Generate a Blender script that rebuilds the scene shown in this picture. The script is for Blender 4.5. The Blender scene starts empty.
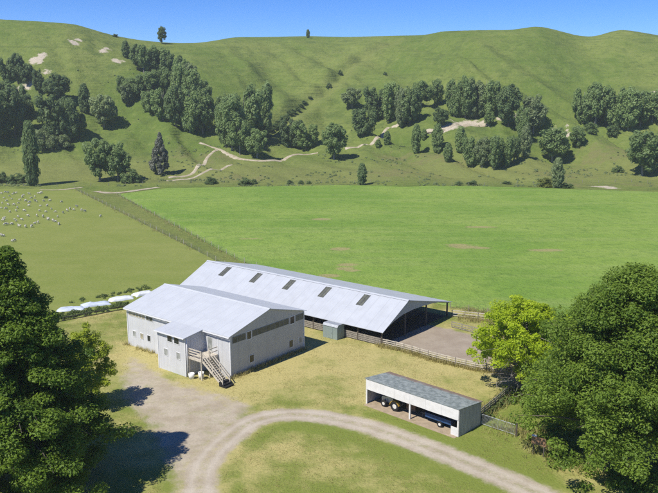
import bpy, math, random
import numpy as np
from mathutils import Vector, Matrix
random.seed(7)
RNG = np.random.default_rng(11)
sc = bpy.context.scene
COL = sc.collection
PI = math.pi

# ------------------------------------------------------------------ camera model
F, YH, H, CX, CY = 744., 95., 37., 329., 246.5
TH = math.atan((CY-YH)/F); CT, ST = math.cos(TH), math.sin(TH)
def ray(x, y):
    u = (x-CX)/F; v = (CY-y)/F
    return np.array([u, CT+v*ST, -ST+v*CT])
def g(x, y, z=0.):
    d = ray(x, y); t = (z-H)/d[2]
    return np.array([d[0]*t, d[1]*t, z])
def g2(x, y): return tuple(g(x, y)[:2])

# ------------------------------------------------------------------ noise
def _hash(ix, iy, s):
    h = (ix.astype(np.int64)*374761393 + iy.astype(np.int64)*668265263 + s*974634777) & 0x7fffffff
    h = ((h ^ (h >> 13))*1274126177) & 0x7fffffff
    return ((h ^ (h >> 16)) & 0xffff)/65535.
def vnoise(x, y, s=0):
    x = np.asarray(x, float); y = np.asarray(y, float)
    ix = np.floor(x); iy = np.floor(y); fx = x-ix; fy = y-iy
    fx = fx*fx*(3-2*fx); fy = fy*fy*(3-2*fy)
    a = _hash(ix, iy, s); b = _hash(ix+1, iy, s); c = _hash(ix, iy+1, s); d = _hash(ix+1, iy+1, s)
    return (a*(1-fx)+b*fx)*(1-fy)+(c*(1-fx)+d*fx)*fy
def fbm(x, y, s=0, o=4):
    r = 0; a = .5; t = 0
    for k in range(o):
        r = r + a*vnoise(x*2**k, y*2**k, s+k*17); t += a; a *= .5
    return r/t
def sstep(a, b, x):
    t = np.clip((np.asarray(x, float)-a)/(b-a), 0, 1); return t*t*(3-2*t)
def seg_dist(x, y, pts):
    d = np.full(np.shape(x), 1e9)
    for (x0, y0), (x1, y1) in zip(pts[:-1], pts[1:]):
        dx, dy = x1-x0, y1-y0; L = dx*dx+dy*dy
        t = np.clip(((x-x0)*dx+(y-y0)*dy)/L, 0, 1)
        d = np.minimum(d, np.hypot(x-x0-t*dx, y-y0-t*dy))
    return d
def in_poly(x, y, P):
    r = np.zeros(np.shape(x), bool); n = len(P)
    for i in range(n):
        (x0, y0), (x1, y1) = P[i], P[(i+1) % n]
        if y0 == y1: continue
        c = ((y0 > y) != (y1 > y)) & (x < (x1-x0)*(y-y0)/(y1-y0)+x0)
        r ^= c
    return r
def poly_sd(x, y, P):       # signed distance, positive inside
    d = seg_dist(x, y, list(P)+[P[0]])
    return np.where(in_poly(x, y, P), d, -d)

# ------------------------------------------------------------------ terrain height
CREST = [(-300,14),(-120,16),(0,19),(40,21),(80,24),(95,29),(115,35),(135,39),(150,41),(175,43),(200,43),(220,40),(235,37),(265,37),(310,36),(345,37),(380,36),(425,35),(440,31),(480,30),(510,30),(525,27),(535,26),(545,28),(575,36),(590,37),(605,32),(615,29),(635,32),(658,36),(720,40),(800,34),(1000,38)]
CXs = np.array([p[0] for p in CREST], float); CYs = np.array([p[1] for p in CREST], float)
DENSE = np.arange(-300, 1001, 4.)
k = np.exp(-np.linspace(-2, 2, 9)**2); k /= k.sum()
DY = np.interp(DENSE, CXs, CYs); DY = np.convolve(np.pad(DY, 4, mode='edge'), k, 'valid')
PT = [-1,0,.08,.2,.3,.45,.6,.75,.88,.95,1.0,1.05,1.15,1.4,2.2,9]
PP = [0,0,.008,.05,.115,.30,.52,.735,.905,.968,1.0,1.0,.95,.72,.25,.1]
GULLY = None; SIDE = []
def yc_of(px): return 545+35*np.sin((px-140)/120.)+ 22*np.sin(px/47.+1)-50*np.exp(-((px-40)/75.)**2)
def zt(x, y, gully=True):
    x = np.asarray(x, float); y = np.asarray(y, float)
    ys = np.maximum(y, 60)
    px = CX+F*x/(ys*CT)
    Y0 = 302+8*np.sin(px/90.)
    Yc = yc_of(px)
    py = np.interp(px, DENSE, DY)
    v = (CY-py)/F
    zc = H+Yc*(-ST+v*CT)/(CT+v*ST)
    t = (y-Y0)/(Yc-Y0)
    z = zc*np.interp(t, PT, PP)
    w = np.clip(t, 0, 1); w = np.sin(PI*w)**1.2*(t > 0)*(t < 1)
    wx = x+25*(fbm(x/90, y/90, 5)-.5)
    rid = 1-np.abs(2*fbm(wx/55., y/190., 3, 3)-1)
    z = z+w*(11*(rid-.72)+7*(fbm(x/70, y/80, 9)-.5)+2.6*(fbm(x/16, y/22, 21, 3)-.5))
    big = np.sin(x/48.+.9+y/210.)
    z = z+w*3.5*big
    wy = x+.55*(y-300)+30*(fbm(x/60, y/60, 15)-.5)
    z = z+w*13*(np.abs(2*fbm(wy/34., y/260., 33, 2)-1)-.3)+w*4.2*(np.abs(2*fbm(wy/12., y/120., 37, 2)-1)-.3)
    if gully and GULLY is not None:
        d = seg_dist(x, y, GULLY)
        z = z-w**.5*(3.2*np.exp(-(d/4.)**2)-1.6*np.exp(-((d-9)/5.)**2))
    return z
def hit(px, py, gully=True):
    d = ray(px, py)
    Y = np.arange(285, 760, .5); t = Y/d[1]
    zr = H+d[2]*t; xr = d[0]*t
    b = zr < zt(xr, Y, gully)
    if not b.any(): return None
    i = int(np.argmax(b)); return np.array([xr[i], Y[i], float(zt(xr[i], Y[i], gully))])
GP = [(392,44),(366,54),(347,68),(329,88),(308,102),(293,112),(280,124),(262,133),(245,150)]
GULLY = None
_g = [hit(*p, False) for p in GP]
GULLY = [(p[0], p[1]) for p in _g if p is not None]

# ------------------------------------------------------------------ object helpers
def tag(o, label=None, cat=None, group=None, kind=None):
    if label: o['label'] = label
    if cat: o['category'] = cat
    if group: o['group'] = group
    if kind: o['kind'] = kind
    return o
def empty(name, loc, rz=0, label=None, cat=None, group=None):
    o = bpy.data.objects.new(name, None); COL.objects.link(o)
    o.location = loc; o.rotation_euler = (0, 0, rz); o.empty_display_size = .5
    return tag(o, label, cat, group)
def link(name, me, mat, parent=None, smooth=False):
    if mat is not None and len(me.materials) == 0: me.materials.append(mat)
    if smooth: me.polygons.foreach_set('use_smooth', [True]*len(me.polygons))
    o = bpy.data.objects.new(name, me); COL.objects.link(o)
    if parent is not None: o.parent = parent
    return o
def np_mesh(name, V, Fq, attrs=None):
    V = np.asarray(V, np.float32); Fq = np.asarray(Fq, np.int32); n = Fq.shape[1]
    me = bpy.data.meshes.new(name)
    me.vertices.add(len(V)); me.vertices.foreach_set('co', V.ravel())
    me.loops.add(Fq.size); me.loops.foreach_set('vertex_index', Fq.ravel())
    me.polygons.add(len(Fq)); me.polygons.foreach_set('loop_start', np.arange(0, Fq.size, n, dtype=np.int32))
    me.polygons.foreach_set('loop_total', np.full(len(Fq), n, np.int32))
    for kx, a in (attrs or {}).items():
        at = me.attributes.new(kx, 'FLOAT', 'POINT'); at.data.foreach_set('value', np.asarray(a, np.float32).ravel())
    me.update(calc_edges=True); me.validate()
    return me
class MB:
    def __init__(s): s.v = []; s.f = []
    def add(s, vs, fs):
        n = len(s.v); s.v += [tuple(map(float, p)) for p in vs]; s.f += [tuple(i+n for i in f) for f in fs]; return s
    def box(s, x0, x1, y0, y1, z0, z1):
        return s.add([(x0,y0,z0),(x1,y0,z0),(x1,y1,z0),(x0,y1,z0),(x0,y0,z1),(x1,y0,z1),(x1,y1,z1),(x0,y1,z1)],
                     [(3,2,1,0),(4,5,6,7),(0,1,5,4),(1,2,6,5),(2,3,7,6),(3,0,4,7)])
    def bar(s, p, q, w, h=None):
        h = h or w; p = Vector(p); q = Vector(q); d = (q-p).normalized()
        u = d.cross(Vector((0,0,1)))
        if u.length < 1e-3: u = Vector((1,0,0))
        u.normalize(); n = u.cross(d).normalized(); vs = []
        for c in (p, q):
            for a, b in ((-1,-1),(1,-1),(1,1),(-1,1)): vs.append(c+u*(a*w/2)+n*(b*h/2))
        return s.add(vs, [(3,2,1,0),(4,5,6,7),(0,1,5,4),(1,2,6,5),(2,3,7,6),(3,0,4,7)])
    def tube(s, pts, radii, n=8, cap=True):
        pts = [Vector(p) for p in pts]; vs = []; m = len(pts)
        if not hasattr(radii, '__len__'): radii = [radii]*m
        up = Vector((0,0,1))
        for i, p in enumerate(pts):
            d = (pts[min(i+1, m-1)]-pts[max(i-1, 0)]).normalized()
            u = d.cross(up)
            if u.length < .05: u = d.cross(Vector((1,0,0)))
            u.normalize(); w = u.cross(d)
            for j in range(n):
                a = 2*PI*j/n; vs.append(p+(u*math.cos(a)+w*math.sin(a))*radii[i])
        fs = [(i*n+j, i*n+(j+1) % n, (i+1)*n+(j+1) % n, (i+1)*n+j) for i in range(m-1) for j in range(n)]
        if cap: fs += [tuple(range(n))[::-1], tuple((m-1)*n+j for j in range(n))]
        return s.add(vs, fs)
    def prism(s, poly, axis, t0, t1):      # polygon in the two other axes, extruded along axis
        n = len(poly)
        def mk(p, t): return {'x': (t, p[0], p[1]), 'y': (p[0], t, p[1]), 'z': (p[0], p[1], t)}[axis]
        vs = [mk(p, t0) for p in poly]+[mk(p, t1) for p in poly]
        return s.add(vs, [tuple(range(n))[::-1], tuple(range(n, 2*n))]+[(i, (i+1) % n, n+(i+1) % n, n+i) for i in range(n)])
    def wheel(s, c, r, w, axis='y', n=20, inner=0.):
        prof = [(inner,-w/2),(r*.9,-w/2),(r,-w*.3),(r,w*.3),(r*.9,w/2),(inner,w/2)]
        vs = []; m = len(prof)
        for j in range(n):
            a = 2*PI*j/n
            for (rr, t) in prof:
                if axis == 'y': vs.append((c[0]+rr*math.cos(a), c[1]+t, c[2]+rr*math.sin(a)))
                else: vs.append((c[0]+t, c[1]+rr*math.cos(a), c[2]+rr*math.sin(a)))
        fs = [(j*m+i, j*m+(i+1) % m, ((j+1) % n)*m+(i+1) % m, ((j+1) % n)*m+i) for j in range(n) for i in range(m)]
        return s.add(vs, fs)
    def build(s, name, mat, parent=None, smooth=False):
        me = bpy.data.meshes.new(name); me.from_pydata(s.v, [], s.f); me.update()
        import bmesh
        bm = bmesh.new(); bm.from_mesh(me); bmesh.ops.recalc_face_normals(bm, faces=bm.faces); bm.to_mesh(me); bm.free()
        return link(name, me, mat, parent, smooth)
def dup_tree(root, loc=None, rz=None):
    r = root.copy(); COL.objects.link(r)
    if loc is not None: r.location = loc
    if rz is not None: r.rotation_euler = (0, 0, rz)
    for ch in list(root.children):
        c = ch.copy(); COL.objects.link(c); c.parent = r
        for g3 in list(ch.children):
            d = g3.copy(); COL.objects.link(d); d.parent = c
    return r

# ------------------------------------------------------------------ materials
class NT:
    def __init__(s, name):
        s.m = bpy.data.materials.new(name); s.m.use_nodes = True; s.t = s.m.node_tree
        s.b = s.t.nodes['Principled BSDF']; s.b.inputs['Specular IOR Level'].default_value = .3
        s.co = None
    def n(s, t, **kw):
        x = s.t.nodes.new(t)
        for k_, v in kw.items(): setattr(x, k_, v)
        return x
    def l(s, a, b): s.t.links.new(a, b)
    def set(s, sock, v):
        if isinstance(v, bpy.types.NodeSocket): s.l(v, sock)
        else: sock.default_value = v
    def coord(s):
        if s.co is None: s.co = s.n('ShaderNodeTexCoord').outputs['Object']
        return s.co
    def mapped(s, scale=(1,1,1), rot=(0,0,0)):
        x = s.n('ShaderNodeMapping'); x.inputs['Scale'].default_value = scale; x.inputs['Rotation'].default_value = rot
        s.l(s.coord(), x.inputs['Vector']); return x.outputs[0]
    def noise(s, scale, detail=4, rough=.55, vec=None, dist=0):
        x = s.n('ShaderNodeTexNoise'); x.inputs['Scale'].default_value = scale; x.inputs['Detail'].default_value = detail
        x.inputs['Roughness'].default_value = rough; x.inputs['Distortion'].default_value = dist
        s.l(vec if vec is not None else s.coord(), x.inputs['Vector']); return x.outputs['Fac']
    def math(s, op, a, b=None, clamp=False):
        x = s.n('ShaderNodeMath', operation=op, use_clamp=clamp); s.set(x.inputs[0], a)
        if b is not None: s.set(x.inputs[1], b)
        return x.outputs[0]
    def ss(s, v, a, b):
        x = s.n('ShaderNodeMapRange', interpolation_type='SMOOTHSTEP'); s.set(x.inputs['Value'], v)
        x.inputs['From Min'].default_value = a; x.inputs['From Max'].default_value = b; return x.outputs[0]
    def mix(s, f, a, b):
        x = s.n('ShaderNodeMix', data_type='RGBA'); s.set(x.inputs[0], f)
        for sock, v in ((x.inputs[6], a), (x.inputs[7], b)):
            if isinstance(v, bpy.types.NodeSocket): s.l(v, sock)
            else: sock.default_value = (*v[:3], 1)
        return x.outputs[2]
    def attr(s, name): return s.n('ShaderNodeAttribute', attribute_name=name).outputs['Fac']
    def xyz(s):
        x = s.n('ShaderNodeSeparateXYZ'); s.l(s.coord(), x.inputs[0]); return x.outputs
    def bump(s, h, dist=.02, strength=1.):
        x = s.n('ShaderNodeBump'); x.inputs['Distance'].default_value = dist; x.inputs['Strength'].default_value = strength
        s.l(h, x.inputs['Height']); s.l(x.outputs[0], s.b.inputs['Normal'])
    def out(s, col=None, rough=.8, metal=0., spec=None):
        if col is not None:
            if isinstance(col, bpy.types.NodeSocket): s.l(col, s.b.inputs['Base Color'])
            else: s.b.inputs['Base Color'].default_value = (*col, 1)
        s.set(s.b.inputs['Roughness'], rough); s.b.inputs['Metallic'].default_value = metal
        if spec is not None: s.b.inputs['Specular IOR Level'].default_value = spec
        return s.m
def simple(name, col, rough=.6, metal=0., var=.15, scale=3., bump=0., spec=.3):
    t = NT(name); f = t.ss(t.noise(scale, 5, .6), .3, .7)
    c = t.mix(f, [c_*(1-var) for c_ in col], [c_*(1+var) for c_ in col])
    if bump: t.bump(t.noise(scale*8, 4), bump)
    return t.out(c, rough, metal, spec)
def corrugated(name, col, axis, period, depth, dirt, rough=.4, var=.06, dirtcol=(.25,.22,.17), metal=0., seams=0.):
    t = NT(name); X = t.xyz()
    if axis == 'xy': u = t.math('ADD', X[0], X[1])
    else: u = X[0]
    s_ = t.math('SINE', t.math('MULTIPLY', u, 2*PI/period))
    t.bump(s_, depth)
    n1 = t.noise(.5, 5, .6)
    n2 = t.noise(1., 4, .6, vec=t.mapped((3., 3., .18)) if axis == 'xy' else t.mapped((2.2, .15, .15)))
    c = t.mix(t.ss(n1, .3, .7), [k_*(1-var) for k_ in col], [min(1, k_*(1+var)) for k_ in col])
    c = t.mix(t.math('MULTIPLY', t.ss(n2, .5, .8), dirt), c, dirtcol)
    if seams:
        w = t.math('FRACT', t.math('MULTIPLY', u, 1./seams))
        c = t.mix(t.math('MULTIPLY', t.math('LESS_THAN', w, .06), .22), c, [k_*.55 for k_ in col])
    return t.out(c, rough, metal, .4)

def grass_nodes(t, base, dry, dark, s=1., dryness=None):
    """mown / grazed grass: two-scale mottling, drier patches, fine dark tufts"""
    n1 = t.noise(.09*s, 5, .62); n2 = t.noise(.55*s, 5, .65); n3 = t.noise(3.2*s, 3, .7)
    f = t.math('ADD', t.math('MULTIPLY', n1, .6), t.math('MULTIPLY', n2, .5))
    if dryness is not None: f = t.math('ADD', f, t.math('MULTIPLY', t.math('SUBTRACT', dryness, .5), .75))
    c = t.mix(t.ss(f, .38, .80), base, dry)
    c = t.mix(t.math('MULTIPLY', t.ss(n3, .48, .78), .5), c, dark)
    return c, t.math('ADD', t.math('MULTIPLY', n2, .5), n3)

# ground of the farmyard
LAWN = dict(base=(.165,.200,.040), dry=(.40,.345,.140), dark=(.095,.130,.028))
def make_lawn():
    t = NT('dry_lawn'); c, h = grass_nodes(t, **LAWN, dryness=t.attr('dry')); t.bump(h, .12); return t.out(c, .95, spec=.1)
def make_gravel():
    t = NT('gravel'); c, h = grass_nodes(t, **LAWN, dryness=t.attr('dry'))
    n1 = t.noise(.35, 5, .6); n2 = t.noise(5, 4, .7); n3 = t.noise(1.3, 4, .6)
    gr = t.mix(t.ss(n1, .3, .7), (.325,.272,.195), (.43,.375,.29))
    gr = t.mix(t.math('MULTIPLY', t.ss(n2, .45, .75), .45), gr, (.24,.215,.175))
    gr = t.mix(t.math('MULTIPLY', t.ss(n3, .55, .75), .35), gr, (.26,.21,.13))
    m = t.math('ADD', t.attr('mask'), t.math('MULTIPLY', t.math('SUBTRACT', t.noise(.6, 7, .75), .5), 1.25))
    m2 = t.ss(m, .28, .85)
    gr = t.mix(t.math('MULTIPLY', t.attr('rut'), .45), gr, (.50,.45,.38)); cen = t.math('MULTIPLY', t.attr('crown'), t.ss(t.noise(1.6, 5, .7), .42, .62))
    m2 = t.math('MULTIPLY', m2, t.math('SUBTRACT', 1., t.math('MULTIPLY', cen, .45)))
    c2 = t.mix(m2, c, gr); t.bump(t.math('ADD', t.math('MULTIPLY', n2, .6), t.math('MULTIPLY', h, .5)), .06)
    return t.out(c2, .95, spec=.15)
def make_paddock():
    t = NT('paddock_grass'); c, h = grass_nodes(t, (.165,.202,.044), (.215,.238,.066), (.125,.165,.038), .35)
    st = t.noise(1., 4, .6, vec=t.mapped((.035, .22, 1), (0, 0, .35)))
    c = t.mix(t.math('MULTIPLY', t.ss(st, .45, .75), .35), c, (.225,.235,.075)); t.bump(h, .15); return t.out(c, .95, spec=.1)
def make_crop():
    t = NT('crop_leaf'); n1 = t.noise(.02, 5, .6); n2 = t.noise(.35, 5, .7); n3 = t.noise(1.6, 3, .7)
    st = t.noise(1., 5, .65, vec=t.mapped((.012, .16, 1), (0, 0, -.12)))
    c = t.mix(t.ss(n1, .4, .6), (.145,.245,.036), (.200,.290,.052))
    c = t.mix(t.math('MULTIPLY', t.ss(st, .42, .7), .6), c, (.245,.305,.085))
    c = t.mix(t.math('MULTIPLY', t.ss(n2, .46, .72), .6), c, (.092,.168,.028))
    c = t.mix(t.math('MULTIPLY', t.ss(n3, .5, .75), .5), c, (.070,.130,.024))
    b = t.math('ADD', t.attr('bare'), t.math('MULTIPLY', t.math('SUBTRACT', t.noise(.5, 5, .7), .5), 1.1))
    c = t.mix(t.math('MULTIPLY', t.ss(b, .45, .85), .8), c, (.29,.25,.115))
    t.bump(t.math('ADD', n2, n3), .35); return t.out(c, .9, spec=.15)
def make_hill():
    t = NT('hill_pasture'); n1 = t.noise(.012, 6, .62); n2 = t.noise(.07, 6, .68); n3 = t.noise(.5, 5, .72)
    te = t.noise(1., 4, .65, vec=t.mapped((.018, .03, .55)))         # sheep tracks along the contours
    c = t.mix(t.ss(t.math('ADD', t.math('MULTIPLY', n1, .6), t.math('MULTIPLY', n2, .4)), .38, .62), (.106,.156,.030), (.178,.210,.054))
    c = t.mix(t.math('MULTIPLY', t.ss(te, .5, .7), .4), c, (.078,.112,.028))
    n4 = t.noise(.2, 5, .7); c = t.mix(t.math('MULTIPLY', t.ss(n4, .5, .72), .5), c, (.20,.215,.07)); c = t.mix(t.math('MULTIPLY', t.ss(n4, .5, .3), .4), c, (.07,.105,.026))
    c = t.mix(t.math('MULTIPLY', t.ss(n2, .5, .66), .65), c, (.072,.112,.028))
    c = t.mix(t.math('MULTIPLY', t.ss(n3, .5, .7), .6), c, (.066,.096,.026))
    pal = t.attr('pale')
    c = t.mix(t.math('MULTIPLY', pal, .6), c, (.20,.20,.07))
    rg = t.math('ADD', t.attr('rough'), t.math('MULTIPLY', t.math('SUBTRACT', t.noise(.2, 5, .7), .5), 1.6))
    c = t.mix(t.math('MULTIPLY', t.ss(rg, .5, .9), .6), c, (.16,.145,.065))
    b = t.math('ADD', t.attr('scar'), t.math('MULTIPLY', t.math('SUBTRACT', t.noise(.22, 6, .75), .5), 1.9))
    c = t.mix(t.ss(b, .5, .8), c, (.46,.40,.31))
    t.bump(t.math('ADD', t.math('MULTIPLY', te, 1.2), t.math('ADD', n2, t.math('MULTIPLY', n3, .6))), 1.1); return t.out(c, .95, spec=.08)
def make_track():
    t = NT('pale_clay'); c = t.mix(t.ss(t.noise(.4, 5, .65), .3, .7), (.27,.225,.145), (.44,.39,.30))
    return t.out(c, .95, spec=.1)
def make_yard():
    t = NT('trampled_dirt'); gc, h = grass_nodes(t, **LAWN, dryness=t.attr('dry')); c = t.mix(t.ss(t.noise(.3, 5, .6), .3, .7), (.27,.22,.165), (.33,.28,.215))
    c = t.mix(t.math('MULTIPLY', t.ss(t.noise(2, 4, .7), .5, .8), .4), c, (.16,.13,.1)); t.bump(t.noise(4, 4), .05)
    m = t.math('ADD', t.attr('mask'), t.math('MULTIPLY', t.math('SUBTRACT', t.noise(.7, 6, .72), .5), .9))
    return t.out(t.mix(t.ss(m, .35, .7), gc, c), .95, spec=.1)
def leaf_mat(name, a, b, transl=.25, rough=.55, vary=False):
    t = NT(name); ti = t.attr('tint')
    rnd = t.n('ShaderNodeObjectInfo').outputs['Random']
    c = t.mix(ti, a, b); c = t.mix(t.math('MULTIPLY', rnd, .5), c, [.6*x for x in a[:2]]+[.8*a[2]]) if vary else c; t.out(c, rough, spec=.25)
    tr = t.n('ShaderNodeBsdfTranslucent'); cc = t.mix(.5, c, [min(1, x*1.5) for x in b]); t.l(cc, tr.inputs['Color'])
    mx = t.n('ShaderNodeMixShader'); mx.inputs[0].default_value = transl
    t.l(t.b.outputs[0], mx.inputs[1]); t.l(tr.outputs[0], mx.inputs[2])
    t.l(mx.outputs[0], t.t.nodes['Material Output'].inputs['Surface']); return t.m
M = dict(
  lawn=make_lawn(), gravel=make_gravel(), paddock=make_paddock(), crop=make_crop(), hill=make_hill(), track=make_track(), yard=make_yard(),
  wall=corrugated('wall_sheeting', (.56,.565,.575), 'xy', .30, .018, .16, .5, seams=1.2),
  wallgrey=corrugated('grey_wall_sheeting', (.45,.44,.415), 'xy', .30, .014, .16, .5, seams=1.8),  # greyer wall copy, woolshed gable's shade in its colour; also long shed end
  roof=corrugated('roof_sheeting', (.47,.49,.515), 'x', .30, .016, .10, .42, var=.04, seams=1.6),
  oldroof=corrugated('shed_roof_sheeting', (.44,.46,.49), 'x', .30, .016, .14, .42, var=.05, seams=2.),
  white=simple('white_paint', (.70,.69,.66), .5, var=.06, scale=2), trim=simple('white_trim', (.68,.68,.68), .5, var=.05),
  glass=simple('dark_glass', (.02,.025,.03), .12, spec=.6), fibre=simple('dull_fibreglass', (.105,.108,.085), .35, var=.3, scale=1.2),
  fibre2=simple('dull_strip_frame', (.24,.24,.225), .5, var=.15), ochre=simple('yellowed_louvre', (.33,.30,.21), .5, var=.25, scale=2), palewin=simple('pale_pane', (.28,.29,.27), .25, var=.3, scale=1.5),
  timber=simple('weathered_timber', (.25,.225,.19), .9, var=.3, scale=4, bump=.01), paletimber=simple('pale_timber', (.50,.45,.37), .85, var=.2, scale=3),
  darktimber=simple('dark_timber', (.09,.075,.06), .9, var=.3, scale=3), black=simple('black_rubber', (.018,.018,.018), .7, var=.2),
  steel=simple('dark_steel', (.10,.105,.11), .5, var=.2), galv=simple('galvanised_steel', (.42,.44,.45), .4, metal=.5, var=.15),
  tank=corrugated('green_grey_sheeting', (.255,.31,.29), 'xy', .18, .02, .3, .5), clad=corrugated('grey_gable_sheeting', (.34,.37,.37), 'xy', .30, .02, .3, .5),
  bark=simple('bark', (.10,.085,.065), .95, var=.35, scale=3, bump=.03), palebark=simple('pale_bark', (.25,.23,.20), .95, var=.3, scale=2),
  twig=simple('grey_twig', (.24,.215,.195), .95, var=.25, scale=3),
  tarp=simple('white_wrap', (.66,.68,.70), .35, var=.08, scale=1.2, spec=.4), tarpblue=simple('bluish_wrap', (.50,.55,.62), .35, var=.10, scale=1.2, spec=.4),
  yellow=simple('yellow_paint', (.48,.29,.04), .45, var=.1), blue=simple('blue_paint', (.03,.07,.16), .5, var=.2), rim=simple('cream_rim', (.62,.60,.54), .5, var=.1),
  orange=simple('orange_brown_board', (.25,.145,.08), .8, var=.2, scale=4), wool=simple('sheep_wool', (.47,.44,.37), .95, var=.12, scale=6), darkwool=simple('dark_wool', (.05,.045,.04), .95),
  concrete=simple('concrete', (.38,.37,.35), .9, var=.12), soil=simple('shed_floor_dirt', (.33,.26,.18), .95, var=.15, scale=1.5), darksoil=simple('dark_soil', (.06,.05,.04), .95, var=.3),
)
def make_oldtin():
    t = NT('rusty_grey_tin'); X = t.xyz()
    t.bump(t.math('SINE', t.math('MULTIPLY', X[0], 2*PI/.3)), .02)
    c = t.mix(t.ss(t.noise(1.6, 6, .75), .36, .64), (.15,.175,.165), (.30,.33,.315))
    r = t.math('ADD', t.math('MULTIPLY', t.ss(X[1], 2.4, 4.6), .55), t.math('MULTIPLY', t.noise(.55, 6, .7), .6))
    c = t.mix(t.math('MULTIPLY', t.ss(r, .62, .86), .8), c, (.20,.12,.075))
    c = t.mix(t.math('MULTIPLY', t.ss(t.noise(1, 5, .6, vec=t.mapped((1.4,.2,1))), .6, .8), .5), c, (.42,.42,.40))
    return t.out(c, .6)
M['oldtin'] = make_oldtin()
def make_boards():
    t = NT('weathered_boards'); X = t.xyz(); u = t.math('ADD', X[0], X[1])
    w = t.math('FRACT', t.math('MULTIPLY', u, 1/.28))
    c = t.mix(t.ss(t.noise(1, 5, .7, vec=t.mapped((9,9,.5))), .3, .7), (.34,.31,.285), (.54,.50,.47))
    c = t.mix(t.math('MULTIPLY', t.math('LESS_THAN', w, .1), .7), c, (.06,.05,.045)); return t.out(c, .9)
M['boards'] = make_boards()
def make_fascia():
    t = NT('flaking_white_paint')
    c = t.mix(t.ss(t.noise(1.2, 6, .7), .35, .65), (.62,.60,.565), (.70,.68,.65))
    c = t.mix(t.math('MULTIPLY', t.ss(t.noise(1, 5, .7, vec=t.mapped((5,5,.6))), .6, .75), .45), c, (.40,.35,.29)); return t.out(c, .6)
M['fascia'] = make_fascia()
L = dict(
  dark=leaf_mat('dark_green_leaves', (.054,.112,.012), (.190,.280,.030), .38),
  mid=leaf_mat('mid_green_leaves', (.082,.148,.018), (.220,.310,.042), .42),
  lime=leaf_mat('lime_leaves', (.24,.34,.018), (.46,.56,.026), .45),
  fresh=leaf_mat('fresh_green_leaves', (.19,.26,.022), (.40,.46,.045), .45),
  hill=leaf_mat('poplar_leaves', (.160,.240,.075), (.295,.385,.140), .44, vary=True),
  hillpale=leaf_mat('willow_leaves', (.180,.240,.095), (.305,.365,.165), .42, vary=True),
  hilldark=leaf_mat('dark_evergreen_leaves', (.105,.170,.062), (.215,.285,.105), .40, vary=True),
  conifer=leaf_mat('grey_conifer_needles', (.10,.11,.08), (.17,.18,.135), .2),
  yellowgreen=leaf_mat('yellow_green_leaves', (.10,.125,.022), (.18,.20,.04), .25),
  weed=leaf_mat('weed_leaves', (.060,.095,.026), (.13,.175,.05), .3),
  tuft=leaf_mat('grass_blades', (.24,.245,.065), (.50,.42,.19), .45),
)

# ------------------------------------------------------------------ the setting: terrain and sheets
def nearest_on(P, x, y):
    best = np.full(x.shape, 1e18); bx = x.copy(); by = y.copy()
    for (x0, y0), (x1, y1) in zip(P, list(P[1:])+[P[0]]):
        dx, dy = x1-x0, y1-y0; t = np.clip(((x-x0)*dx+(y-y0)*dy)/(dx*dx+dy*dy+1e-12), 0, 1)
        qx = x0+t*dx; qy = y0+t*dy; d = (x-qx)**2+(y-qy)**2; k_ = d < best
        best = np.where(k_, d, best); bx = np.where(k_, qx, bx); by = np.where(k_, qy, by)
    return bx, by
def grid_mesh(name, xs, ys, zf, keep=None, attrs=None, poly=None):
    X, Y = np.meshgrid(xs, ys); nx, ny = len(xs), len(ys)
    inside = None
    if poly is not None:
        inside = in_poly(X, Y, poly); bx, by = nearest_on(poly, X, Y)
        lim = max(xs[1]-xs[0], ys[1]-ys[0])*1.6; mv = ~inside & (np.hypot(bx-X, by-Y) < lim)
        X = np.where(mv, bx, X); Y = np.where(mv, by, Y)
    Z = zf(X, Y); V = np.stack([X, Y, Z], -1).reshape(-1, 3)
    i = (np.arange(ny-1)[:, None]*nx+np.arange(nx-1)[None]).ravel()
    Fq = np.stack([i, i+1, i+1+nx, i+nx], 1)
    at = {k_: f(X, Y).ravel() for k_, f in (attrs or {}).items()}
    if keep is not None:
        kf = keep(X, Y).ravel(); Fq = Fq[kf[Fq].all(1)]
    if inside is not None:
        kf = inside.ravel(); Fq = Fq[kf[Fq].any(1)]
    if keep is not None or inside is not None:
        used = np.zeros(len(V), bool); used[Fq.ravel()] = True
        idx = np.cumsum(used)-1; V = V[used]; Fq = idx[Fq]; at = {k_: a[used] for k_, a in at.items()}
    return np_mesh(name, V, Fq, at)
SCARS = [((42,56),3.5),((36,61),4),((46,72),3),((28,85),4.5),((22,88),3),((74,43),3.2),((78,40),2.5),((103,51),3),((108,49),2.5),((117,61),3.5),((122,61),2),((603,187),4.5),((610,188),3.5),((654,94),4),((645,95),3),((658,94),4),((634,95),2),
         ((452,126),6),((462,125),6),((474,124),6),((482,123),4),((445,130),4),((500,119),3),((516,118),3),((432,131),3),((554,131),2),((567,136),2),((567,126),1.8),((396,126),2.5)]
SC = [(hit(*p), r) for p, r in SCARS]; SC = [(p, r) for p, r in SC if p is not None]
def scar_f(X, Y):
    m = np.zeros_like(X)
    for p, r in SC: m = np.maximum(m, 1.0*np.exp(-(((X-p[0])/(r*1.3))**2+((Y-p[1])/(r*1.1))**2)))
    return m
ROUGH = [((395,160),14),((430,158),16),((470,160),14),((600,155),16),((620,150),12),((575,185),12),((640,185),10),((240,178),10),((200,160),14),((400,172),16),((560,175),12)]
RO = [(hit(*p), r) for p, r in ROUGH]; RO = [(p, r) for p, r in RO if p is not None]
def rough_f(X, Y):
    m = np.zeros_like(X)
    for p, r in RO: m = np.maximum(m, .75*np.exp(-(((X-p[0])/(r*2.2))**2+((Y-p[1])/(r*1.2))**2)))
    return np.maximum(m, .45*np.exp(-((Y-304)/9.)**2))
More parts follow.
